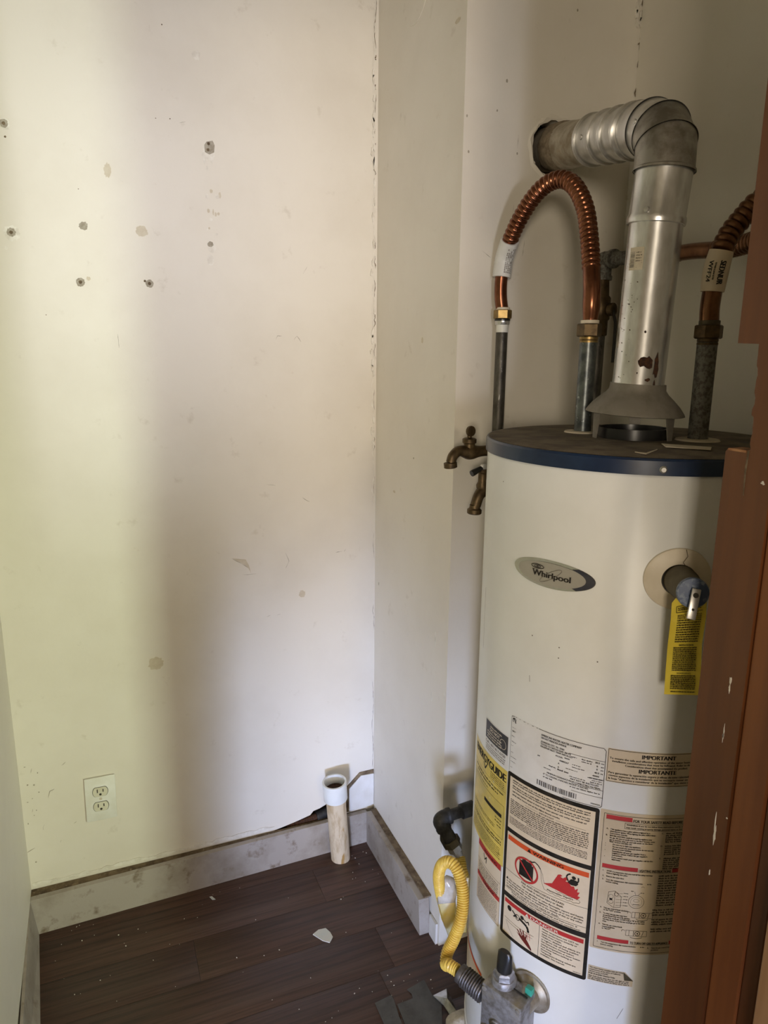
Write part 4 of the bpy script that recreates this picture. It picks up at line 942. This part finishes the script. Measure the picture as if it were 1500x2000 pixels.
MB().lathe(NL + UP*1.404, UP, [(.0148, 0), (.0148, .005), (.0135, .0055)], 18).build('sleeve', m_ring, cf)
# print on the wrap
wm = spline(ctrl[2:5], .003)
def wrapmap(path, r, side_to):
    def f(u, z, off=0):        # u mm around, z 0..1 along
        i = z*(len(path)-1); k = min(len(path)-2, int(i)); p_ = path[k].lerp(path[k+1], i-k); t = (path[k+1]-path[k]).normalized()
        n_ = (side_to - p_); n_ = (n_ - t*n_.dot(t)).normalized(); s_ = t.cross(n_); a = u/1000/r
        return p_ + (n_*cos(a) + s_*sin(a))*(r+.0004+off*.3)
    return f
fmap = wrapmap(wm, .0174, CAM)
p = Print(fmap); p.maxl = 60
for k in range(5):
    for j in range(16):
        z_ = .12+j*.05; u_ = 3+k*3.2
        if random.random() < .75: p.m.add([fmap(u_, z_, .001), fmap(u_+1.6, z_, .001), fmap(u_+1.6, z_+.035, .001), fmap(u_, z_+.035, .001)], [(0, 1, 2, 3)])
p.build('wrap_print', m_inkg, cf)

# second connector, right
cr = thing('copper_flex_connector', 'dark corrugated copper connector with a printed paper wrap bending behind the door jamb', 'pipe')
dR = math.hypot(NR.x, NR.y)
XF = 0.985
rpx = [(1383, 640), (1386, 605), (1391, 570), (1398, 530), (1409, 490), (1424, 458), (1450, 425), (1482, 392), (1530, 372), (1560, 400), (1548, 440), (1510, 456)]
rc_ = [atD(px, py, dR + (0 if i < 5 else (i-4)*.008)) for i, (px, py) in enumerate(rpx)]
rc_[0].x, rc_[0].y = NR.x, NR.y
far = [onX(1470, 472, XF-.02), onX(1430, 484, XF), onX(1395, 488, XF), onX(1360, 490, XF), onX(1328, 494, XF)]
ribbed(rc_[4:] + far[:3], .0142, .0105, .0019, 18).build('corrugated_tube', m_copdark, cr)
MB().tube(spline(rc_[:5], .003), .0138, 18).build('cuff', m_copdark, cr)
MB().tube(spline(far[2:], .003), .0135, 18).build('cuff', m_copdark, cr)
wr = spline(rc_[2:5], .003); MB().tube(wr, [.0165+.0015*sin(pi*i/len(wr)) for i in range(len(wr))], 18).build('paper_wrap', m_cream, cr)
hexnut(NR + UP*1.379, UP, .0205, .020).build('hex_nut', m_bronze, cr, smooth=0)
MB().lathe(NR + UP*1.399, UP, [(.0150, 0), (.0150, .006), (.0135, .0065)], 18).build('sleeve', m_tpv, cr)
f2 = wrapmap(wr[::-1], .0180, CAM)
p = Print(lambda u, z, off=0: f2(-z, u/100, off)); p.maxl = 60
p.text('WFF24', 28, -11.5, 6.0, 50, off=.001, bold=.1); p.text('SEDNUR', 26, 3.5, 8.0, 58, off=.001, bold=.5); p.greek(32, 74, -3, 2.2, 7)
p.build('wrap_print', m_ink, cr)

# tee, ball valve and stub on the right wall
tv = thing('shutoff_valve', 'tarnished ball valve with hanging lever on tee pipework in the wall corner', 'valve')
tp = onX(1180, 507, XF-.005); tp.y = min(tp.y, YN-.02)
MB().cyl(far[-1], onX(1325, 495, XF).lerp(tp, .08), .0145, 18).build('coupling', m_copdark, tv)
MB().cyl(far[-1], tp, .0130, 18).build('stub_pipe', m_pipeg, tv)
hd = (far[-1]-tp).normalized()
MB().lathe(tp + hd*.004, hd, [(.0155, 0), (.0155, .018), (.0185, .019), (.0185, .027), (.0140, .028)], 20).build('tee_arm', m_pipeg, tv)
MB().lathe(tp - UP*.040, UP, [(.0180, 0), (.0180, .008), (.0158, .009), (.0158, .050), (.0, .056)], 20).build('tee_body', m_pipeg, tv)
MB().lathe(tp - UP*.150, UP, [(.0130, 0), (.0160, .002), (.0160, .03), (.0190, .034), (.0190, .075), (.0150, .08), (.0130, .112)], 18).build('valve_body', m_bronze, tv)
MB().cyl((tp.x, tp.y, .0), tp - UP*.149, .0125, 16).build('riser_pipe', m_pipe, tv)
vb0 = tp - UP*.098; rd = Vector((.35, -.94, 0)).normalized()
MB().cyl(vb0, vb0 + rd*.030, .0085, 14).build('stem', m_bronze, tv)
MB().cyl(vb0 + rd*.020, vb0 + rd*.030, .0130, 14).build('stem_nut', m_bronze, tv)
q1 = vb0 + rd*.027
lev = [q1, q1 + rd*.006 - UP*.018, q1 + rd*.009 - UP*.034, q1 + rd*.009 - UP*.105]
MB().tube(spline(lev, .004), .0032, 8).build('lever', m_blackp, tv)

# vent pipe
V0 = hb + haxis*.040; VJ = atD(1283, 424, 1.19); V2 = atD(1297, 335, 1.19)
vent = thing('vent_pipe', 'galvanized sheet metal vent pipe bending from the draft hood into the wall', 'vent pipe')
va = (VJ-V0).normalized()
b = MB(); b.lathe(V0, va, [(.0395, 0), (.0392, .002), (.0385, .004), (.0385, (VJ-V0).length+.01)], 48); b.build('lower_pipe', m_galv, vent)
vb_ = (V2-VJ).normalized(); Lm = (V2-VJ).length
MB().lathe(VJ, vb_, [(.0395, -.012), (.0418, -.011), (.0424, -.006), (.0418, -.001), (.0405, .001), (.0405, Lm+.004)], 48).build('upper_sleeve', m_galv, vent)
hpt = onY(1091, 288, YN)
E0 = V2; EH = atD(1247, 255, 1.285)
hd_ = (hpt - EH).normalized()
# gored elbow: four straight gores turning from vertical to the run
turn0 = vb_; gp = []
corner = E0 + turn0*.062
def bez(t): 
    p1 = E0 + turn0*.058; p2 = EH - hd_*.058
    return E0*(1-t)**3 + p1*3*t*(1-t)**2 + p2*3*t*t*(1-t) + EH*t**3
kn = [bez(t) for t in (0, .27, .52, .76, 1.0)]
for i in range(4):
    a, c = kn[i], kn[i+1]; d_ = (c-a).normalized()
    pa = turn0 if i == 0 else ((kn[i]-kn[i-1]).normalized() + d_).normalized()
    pb_ = hd_ if i == 3 else (d_ + (kn[i+2]-kn[i+1]).normalized()).normalized()
    r_ = .0425 - i*.0004; n = 48; V = []; Fc = []
    x, y, zz = frame(d_)
    for (fr, rr) in ((-.02, r_+.0016), (.045, r_+.0016), (.075, r_), (.95, r_), (1.0, r_-.0006)):
        base = a.lerp(c, fr); pn = pa.lerp(pb_, max(0, min(1, fr))).normalized()
        for k in range(n):
            an = 2*pi*k/n; q = base + (x*cos(an) + y*sin(an))*rr
            q = q - d_*((q-base).dot(pn)/d_.dot(pn)); V.append(q)
    for j in range(4):
        for k in range(n): Fc.append((j*n+k, j*n+(k+1) % n, (j+1)*n+(k+1) % n, (j+1)*n+k))
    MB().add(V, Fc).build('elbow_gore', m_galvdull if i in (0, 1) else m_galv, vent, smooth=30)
run = (hpt-EH).length
fr1 = run*.50
prof = [(.0425, -.004)]
for k_ in (0.06, .34, .62, .97): prof += [(.0402, fr1*k_), (.0400, fr1*k_+.0008), (.0432, fr1*k_+.0016), (.0436, fr1*k_+.005), (.0428, fr1*k_+.008), (.0408, fr1*k_+.011)]
MB().lathe(EH, hd_, prof, 48).build('beaded_collar', m_galv, vent, smooth=30)
MB().lathe(EH, hd_, [(.0385, fr1-.004), (.0385, run*.74), (.0405, run*.78), (.0405, run+.045)], 48, jit=lambda a, h: .012*sin(3*a+h*60)).build('wall_stub', m_galvold, vent, smooth=30)
MB().lathe(EH, hd_, [(.0400, run*.84), (.0425, run*.88), (.0435, run*.95), (.0425, run+.004)], 40, jit=lambda a, h: .035*sin(5*a+h*190)*sin(2*a)).build('dust_sleeve', m_lint, vent)
def screwhead(o, n_, name='sheet_screw', par=vent): MB().lathe(o, n_, [(.0045, -.001), (.0045, .001), (.0035, .0025), (.0, .003)], 8).build(name, m_lever, par)
for (px, py, o, d_, r_) in ((1263, 409, VJ, vb_, .041), (1241, 238, kn[3], hd_, .0425), (1136, 268, EH.lerp(hpt, .6), hd_, .0395)):
    rd_ = ray(px, py).normalized(); best = None     # nearest hit of the sight ray on the pipe
    for i in range(3000):
        q = CAM + rd_*(.7+i*.0003); dd = (q-o) - d_*(q-o).dot(d_)
        if dd.length <= r_: best = q; nn = dd.normalized(); break
    if best: screwhead(best, nn)
# ragged plaster lip round the hole
rl_ = random.Random(9); b = MB(); n = 32; V = []; Fc = []
for j in range(3):
    for k in range(n):
        a = 2*pi*k/n; r_ = (.050, .0545, .059)[j]*(1+rl_.uniform(-.05, .05)); V.append((hole_c.x + r_*cos(a), YN - (.0005, .0025, .0002)[j], hole_c.z + r_*sin(a)))
for j in range(2):
    for k in range(n): Fc.append((j*n+k, j*n+(k+1) % n, (j+1)*n+(k+1) % n, (j+1)*n+k))
MB().add(V, Fc).build('plaster_lip', m_wall, wall_niche, smooth=30)
# sticker and rust on the lower vent pipe
def pipemap(o, d_, r):
    n_ = (CAM-o); n_ = (n_ - d_*n_.dot(d_)).normalized(); s_ = d_.cross(n_)
    def f(u, z, off=0): a = u/1000/r; return o + d_*(z/1000) + (n_*cos(a) + s_*sin(a))*(r+off)
    return f
vm = pipemap(V0, va, .0385)
Ls = (atD(1243, 507, 1.17) - V0).dot(va)*1000
ps = Print(vm); ps.maxl = 4; st = ps.rect(-36, -12, Ls-16, Ls+16, .0004).build('pipe_sticker', m_tanpatch, vent)
ps = Print(vm)
for i in range(12): ps.rect(-34, -26, Ls-12+i*1.9, Ls-12+i*1.9+random.choice([.6, 1.0, 1.3]), .0007)
for i in range(4): ps.greek(-24, -14, Ls+8-i*4, 1.6, 500+i)
ps.build('sticker_print', m_inkg, st)
Lr = (atD(1272, 708, 1.17) - V0).dot(va)*1000
rr_ = random.Random(12)
def rustblob(u, z, ru, rz, n=15, seed=1):
    q = random.Random(seed); ps = Print(vm); ps.maxl = 4
    ps.poly([(u + ru*q.uniform(.55, 1.15)*cos(2*pi*k/n), z + rz*q.uniform(.55, 1.15)*sin(2*pi*k/n)) for k in range(n)], .0006).build('rust_patch', m_rust, vent)
rustblob(8, Lr, 13, 10, 17, 3); rustblob(24, Lr-4, 5, 20, 13, 4); rustblob(13, Lr-26, 4, 3, 9, 5); rustblob(20, Lr-40, 5, 5, 9, 6); rustblob(17, Lr-50, 6, 5, 9, 7); rustblob(-3, Lr-16, 1.2, 1.6, 8, 8); rustblob(2, Lr+44, 2, 2.4, 8, 9); rustblob(24, Lr-34, 2, 9, 8, 10)
for i in range(40): rustblob(rr_.uniform(-45, -14), rr_.uniform(10, 190), rr_.uniform(.3, 1.2), rr_.uniform(.3, 1.2), 6, 20+i)

# ------------------------------------------------------------------ hose taps
def tap(lab, px, py, dy, rot, lever):
    t = thing('hose_tap', lab, 'tap'); o = onY(px, py, dy)
    def w_(x, y_, z): return o + Vector((x, 0, z)) + Vector((0, y_, 0))
    if not lever:
        body = spline([w_(.062, 0, .002), w_(.030, 0, .001), w_(.0, 0, 0), (w_(-.022, -.001, .003)), w_(-.035, -.002, -.006), w_(-.039, -.002, -.018)], .002)
        n = len(body); MB().tube(body, [.0105 + .0045*math.exp(-((i/n-.52)/.12)**2) - .001*(i/n) for i in range(n)], 16).build('body', m_bronze, t)
        MB().lathe(w_(-.039, -.002, -.028), Vector((-.12, 0, 1)), [(.0105, 0), (.0125, .001), (.0125, .010), (.0095, .011)], 18).build('spout_ring', m_bronze, t)
        MB().lathe(w_(0, 0, .006), UP, [(.0115, 0), (.0105, .010), (.0135, .012), (.0135, .019), (.0100, .021), (.0045, .022), (.0042, .032), (0, .033)], 16).build('bonnet', m_bronze, t)
        MB().lathe(w_(0, -.004, .040), Vector((.2, -1, .05)), [(.0045, -.004), (.0095, -.003), (.0100, .0), (.0095, .003), (.006, .004), (.0, .004)], 18).build('wheel_handle', m_bronze, t)
        hexnut(w_(.050, 0, .002), (1, 0, 0), .0145, .012).build('wall_nut', m_bronze, t, smooth=0)
    else:
        body = spline([w_(.055, .0, .006), w_(.030, 0, .004), w_(.010, 0, 0), w_(-.004, -.003, -.010), w_(-.012, -.004, -.030)], .002)
        n = len(body); MB().tube(body, [.0105 + .003*math.exp(-((i/n-.5)/.15)**2) for i in range(n)], 16).build('body', m_bronze, t)
        MB().lathe(w_(-.014, -.004, -.046), Vector((.05, 0, 1)), [(.0115, 0), (.0142, .002), (.0142, .009), (.0105, .012), (.0100, .018)], 18).build('spout_ring', m_bronze, t)
        MB().lathe(w_(.004, 0, .004), Vector((-.05, -.1, 1)), [(.0115, 0), (.0120, .006), (.0090, .012), (.0085, .030), (.0105, .032), (.0105, .038), (.0, .040)], 16).build('bonnet', m_bronze, t)
        a_, c_ = w_(.002, -.006, .046), w_(-.026, -.010, .035)
        MB().tube(spline([a_, a_.lerp(c_, .5), c_], .003), [.004 + .0022*min(1, i/8) for i in range(len(spline([a_, a_.lerp(c_, .5), c_], .003)))], 10).build('lever_handle', m_blackp, t)
        MB().lathe(w_(.002, -.010, .047), (0, -1, 0), [(.0065, -.006), (.0065, 0), (.0045, .001), (0, .001)], 14).build('handle_screw', m_lever, t)
    return t
tap('tarnished hose tap with round wheel handle beside the blue rim', 916, 883, 1.175, 0, False)
tap('tarnished hose tap with black lever handle below the wheel tap', 938, 957, 1.185, 0, True)

# ------------------------------------------------------------------ gas line
gl = thing('gas_pipe', 'black iron gas pipe with elbow and shutoff behind the heater', 'pipe')
YG = 1.14
ge = onY(857, 1600, YG); gp0 = onY(925, 1577, YG) 
MB().cyl(ge, gp0 + (gp0-ge)*.6, .0115, 18).build('pipe_run', m_black, gl)
gd = (gp0-ge).normalized()
MB().lathe(ge + gd*.050, gd, [(.0125, 0), (.0155, .002), (.0155, .030), (.0125, .032)], 18).build('pipe_coupling', m_black, gl)
MB().cyl((gp0 + (gp0-ge)*.55) - UP*ge.z, gp0 + (gp0-ge)*.55, .0115, 16).build('drop_pipe', m_black, gl)
gu = atD(893, 1664, 1.285); gq = (gu-ge).normalized()
elb = spline([ge + gd*.026, ge + gd*.010, ge + gq*.006, ge + gq*.024], .002)
MB().tube(elb, [.0165 if (i < 4 or i > len(elb)-5) else .0150 for i in range(len(elb))], 18).build('elbow', m_black, gl)
MB().lathe(ge + gq*.024, gq, [(.0140, 0), (.0150, .004), (.0135, .008), (.0150, .014), (.0150, .024), (.0130, .026)], 16, jit=lambda a, h: .06*sin(4*a)).build('valve_body', m_black, gl)
bt = ge + gq*.030; MB().obox(bt - UP*.014 - Vector((.008, .004, 0)), gq, gq.cross(UP).normalized(), UP, .012, .006, .010, .003).build('valve_tang', m_black, gl)
hexnut(ge + gq*.049, gq, .0190, .015).build('union_nut', m_tpv, gl, smooth=0)
hexnut(ge + gq*.064, gq, .0155, .014).build('flare_nut', m_lever, gl, smooth=0)
gend = ge + gq*.0785
MB().lathe(gend, gq, [(.0115, 0), (.0085, .012)], 16).build('flare_cone', m_lever, gl)

yc = thing('gas_flex_connector', 'yellow corrugated gas hose looping from the wall pipe to the heater valve', 'hose')
d_end = math.hypot(gend.x, gend.y)
first = [gend + gq*.0165] + [atD(px, py, d) for px, py, d in ((904, 1702, 1.265), (910, 1730, 1.262), (908, 1765, 1.255), (900, 1800, 1.235), (886, 1812, 1.205), (874, 1795, 1.175), (866, 1765, 1.145), (859, 1735, 1.120), (857, 1708, 1.110), (864, 1688, 1.100), (879, 1684, 1.090), (893, 1700, 1.080), (902, 1730, 1.070), (904, 1765, 1.060), (899, 1800, 1.050), (886, 1835, 1.045), (874, 1860, 1.040), (871, 1882, 1.030))] + [fb + fd*.020 - UP*.003, fb + fd*.002]
ribbed(first, .0092, .0040, .0015, 16).build('corrugated_tube', m_yellow, yc)
def sleeve(name, px_poly, dist, thick, mat_, seed):
    q = random.Random(seed); P = [atD(px, py, dist) for px, py in px_poly]; c0 = sum(P, Vector())/len(P); n_ = Vector((c0.x, c0.y, 0)).normalized()
    bm = bmesh.new(); n = len(P); rings = []
    for (s_, o_) in ((.80, -thick), (1.0, -thick*.4), (1.0, thick*.4), (.80, thick)):
        rings.append([bm.verts.new(c0 + (p_-c0)*s_ + n_*(o_ + q.uniform(-.0015, .0015))) for p_ in P])
    for a, c in zip(rings, rings[1:]):
        for i in range(n): bm.faces.new((a[i], a[(i+1) % n], c[(i+1) % n], c[i]))
    bm.faces.new(rings[0][::-1]); bm.faces.new(rings[-1])
    bmesh.ops.triangulate(bm, faces=[f for f in bm.faces if len(f.verts) > 4]); bmesh.ops.subdivide_edges(bm, edges=[e for e in bm.edges if e.calc_length() > .02], cuts=1, use_grid_fill=True)
    return MB().bm(bm).build(name, mat_, yc, smooth=60)
sleeve('plastic_sleeve', [(853, 1740), (858, 1722), (872, 1711), (886, 1718), (892, 1742), (889, 1760), (855, 1762)], 1.125, .010, m_tagwh, 1)
sleeve('plastic_sleeve', [(855, 1759), (889, 1757), (893, 1790), (888, 1822), (876, 1826), (866, 1800)], 1.128, .009, m_tagpl, 2)
sleeve('warning_sleeve', [(903, 1712), (917, 1712), (919, 1735), (914, 1756), (917, 1770), (910, 1785), (902, 1782), (901, 1745)], 1.258, .008, m_tagpl, 3)
sleeve('warning_sleeve', [(898, 1782), (914, 1772), (912, 1822), (890, 1820)], 1.245, .004, m_tagpl, 4)

# ------------------------------------------------------------------ door frame at the right
XJ = 0.612
jm = struct(MB().box((XJ+.010, .434, 0), (DX-.001, .512, 2.06)).build('door_1', m_wood, smooth=0), 'stained wooden door jamb with a broken out strike area')
def jag(y0, z0, z1, amp, n, seed):
    q = random.Random(seed); return [(y0 + q.uniform(-amp, amp), z0 + (z1-z0)*i/n) for i in range(n+1)]
zb, zt = onY(1440, 878, .54).z, onY(1450, 670, .54).z
notch_ = [(.550, zb-.003), (.547, zb+.001), (.538, zb-.001), (.530, zb+.002), (.5235, zb+.001)] + jag(.5205, zb+.003, zb+.035, .0012, 6, 1) + jag(.5225, zb+.037, zt-.025, .0012, 8, 2) + jag(.5245, zt-.022, zt-.001, .0006, 4, 3) + [(.550, zt)]
outl = [(.492, 0), (.550, 0)] + notch_ + [(.550, 2.06), (.492, 2.06)]
st_ = MB().poly([(XJ, a, c) for a, c in outl], (.022, 0, 0)).build('stop_board', m_wood, jm, smooth=0)
MB().poly([(XJ-.0004, a, c) for a, c in [(.5212, zb-.045), (.5222, zb-.045), (.5236, zb-.02), (.5228, zb+.001), (.5205, zb+.001), (.5215, zb-.02)]], (.0003, 0, 0)).build('split_crack', m_crack, st_, smooth=0)
MB().box((XJ-.0005, .5245, zb-.0012), (XJ+.021, .5465, zb+.0012)).build('torn_edge', m_woodraw, st_, smooth=0)
MB().box((XJ+.003, .4535, 0), (XJ+.012, .4915, 2.06)).build('jamb_face', m_wood2, jm, smooth=0, bevel=.002)
MB().box((XJ+.005, .434, 0), (XJ+.0125, .453, 2.06)).build('jamb_face', m_wood, jm, smooth=0, bevel=.0015)
cs = struct(MB().box((XJ-.004, .400, 0), (XJ+.070, .428, 2.12)).build('trim_1', m_wood3, smooth=0, bevel=.003), 'worn pine door casing')
MB().box((XJ-.010, .392, 0), (XJ-.004, .424, 1.0)).build('casing_bead', m_wood3, cs, smooth=0, bevel=.002)
for i, (px, py, ry, rz) in enumerate([(1396, 1634, .0016, .013), (1397, 1608, .0007, .014), (1386, 1705, .0008, .006), (1427, 1328, .0016, .006), (1425, 1346, .0014, .005), (1414, 1430, .0008, .012), (1413, 1437, .001, .004), (1490, 944, .0025, .002), (1420, 1598, .0012, .001)]):
    c0 = onX(px, py, XJ); q = random.Random(600+i)
    MB().poly([(XJ-.0006 if c0.y > .492 else XJ+.0024, c0.y + ry*q.uniform(.4, 1.2)*cos(a), c0.z + rz*q.uniform(.4, 1.2)*sin(a)) for a in [2*pi*k/11 for k in range(11)]], (.0005, 0, 0)).build('paint_scratch', m_flake, jm, smooth=0)

# ------------------------------------------------------------------ things on the floor
def slab(name, pxs, z, th, mat_, tilt=(0, 0), parent=None):
    P = [onZ(px, py, z) for px, py in pxs]; c0 = sum(P, Vector())/len(P)
    P = [Vector((p_.x, p_.y, z + (p_.x-c0.x)*tilt[0] + (p_.y-c0.y)*tilt[1])) for p_ in P]
    return MB().poly(P, (0, 0, th)).build(name, mat_, parent, smooth=0)
tag(slab('paint_chip', [(611, 1826), (622, 1817), (636, 1814), (645, 1822), (650, 1831), (644, 1842), (630, 1838)], .0004, .0022, m_chip), 'pale paint chip lying in the middle of the wooden floor', 'paint chip')
tag(slab('paint_flake', [(409, 1752), (414, 1751), (421, 1757), (415, 1758)], .0004, .001, m_chip), 'tiny pale flake lying near the back baseboard', 'paint chip')
s1 = tag(slab('sheet_scrap', [(732, 1960), (764, 1944), (770, 1955), (779, 1985), (800, 2040), (768, 2040)], .0005, .0015, m_flash), 'narrow grey sheet scrap with bent corner on the floor', 'sheet scrap')
s2 = tag(slab('sheet_scrap', [(776, 1962), (806, 1951), (804, 1941), (795, 1933), (828, 1914), (844, 1944), (862, 1957), (863, 1985), (866, 2040), (806, 2040)], .0030, .0015, m_flash, (.0, -.01)), 'wide notched grey sheet scrap on the floor below the gas hose', 'sheet scrap')
fo = MB(); q = random.Random(8); fp = [(846, 1944), (872, 1931), (880, 1945), (892, 1975), (884, 1990), (866, 1962)]
P = [onZ(a, c, .006+q.uniform(0, .012)) for a, c in fp]; c0 = sum(P, Vector())/6 + UP*.010
fo.add([c0] + P + [p_ - UP*.002 for p_ in P] + [c0-UP*.004], [(0, 1+i, 1+(i+1) % 6) for i in range(6)] + [(13, 7+(i+1) % 6, 7+i) for i in range(6)] + [(1+i, 7+i, 7+(i+1) % 6, 1+(i+1) % 6) for i in range(6)])
tag(fo.build('foil_scrap', m_foil, smooth=0), 'crumpled shiny foil scrap beside the heater base', 'foil')
bm = bmesh.new(); bmesh.ops.create_icosphere(bm, subdivisions=3, radius=1); q = random.Random(4); c0 = onZ(904, 2000, .02)
from mathutils import noise
for v in bm.verts: v.co = v.co*(1+.18*noise.noise(v.co*1.8)); v.co.z = max(-.55, v.co.z)
tag(MB().bm(bm, lambda p_: c0 + Vector((p_.x*.040, p_.y*.030, (p_.z+.55)*.026-.0195))).build('plaster_lump', m_stone), 'whitish plaster lump on the floor against the heater', 'rubble')
bm = bmesh.new(); q = random.Random(21)
cr_ = MB()
for i in range(95):
    if i < 50: px, py = q.uniform(90, 850), q.uniform(1700, 1998)
    else: px, py = q.choice([(q.uniform(100, 260), q.uniform(1800, 1850)), (q.uniform(680, 760), q.uniform(1650, 1720)), (q.uniform(740, 860), q.uniform(1900, 1990))])
    c0 = onZ(px, py, 0)
    if c0.x > XS-.04 and c0.y > 1.28 or c0.y > 1.625 or c0.x < -.17: continue
    s_ = q.choice([.0005, .0006, .0007, .0009, .0012]); a = q.uniform(0, pi)
    cr_.obox(c0 + UP*s_*.5, (cos(a), sin(a), 0), (-sin(a), cos(a), 0), UP, s_, s_*q.uniform(.4, 1), s_*.5)
o = cr_.build('plaster_crumbs', m_flake, smooth=0); o['kind'] = 'stuff'; tag(o, 'tiny pale plaster crumbs scattered over the dark floor', 'debris')
bm.free()
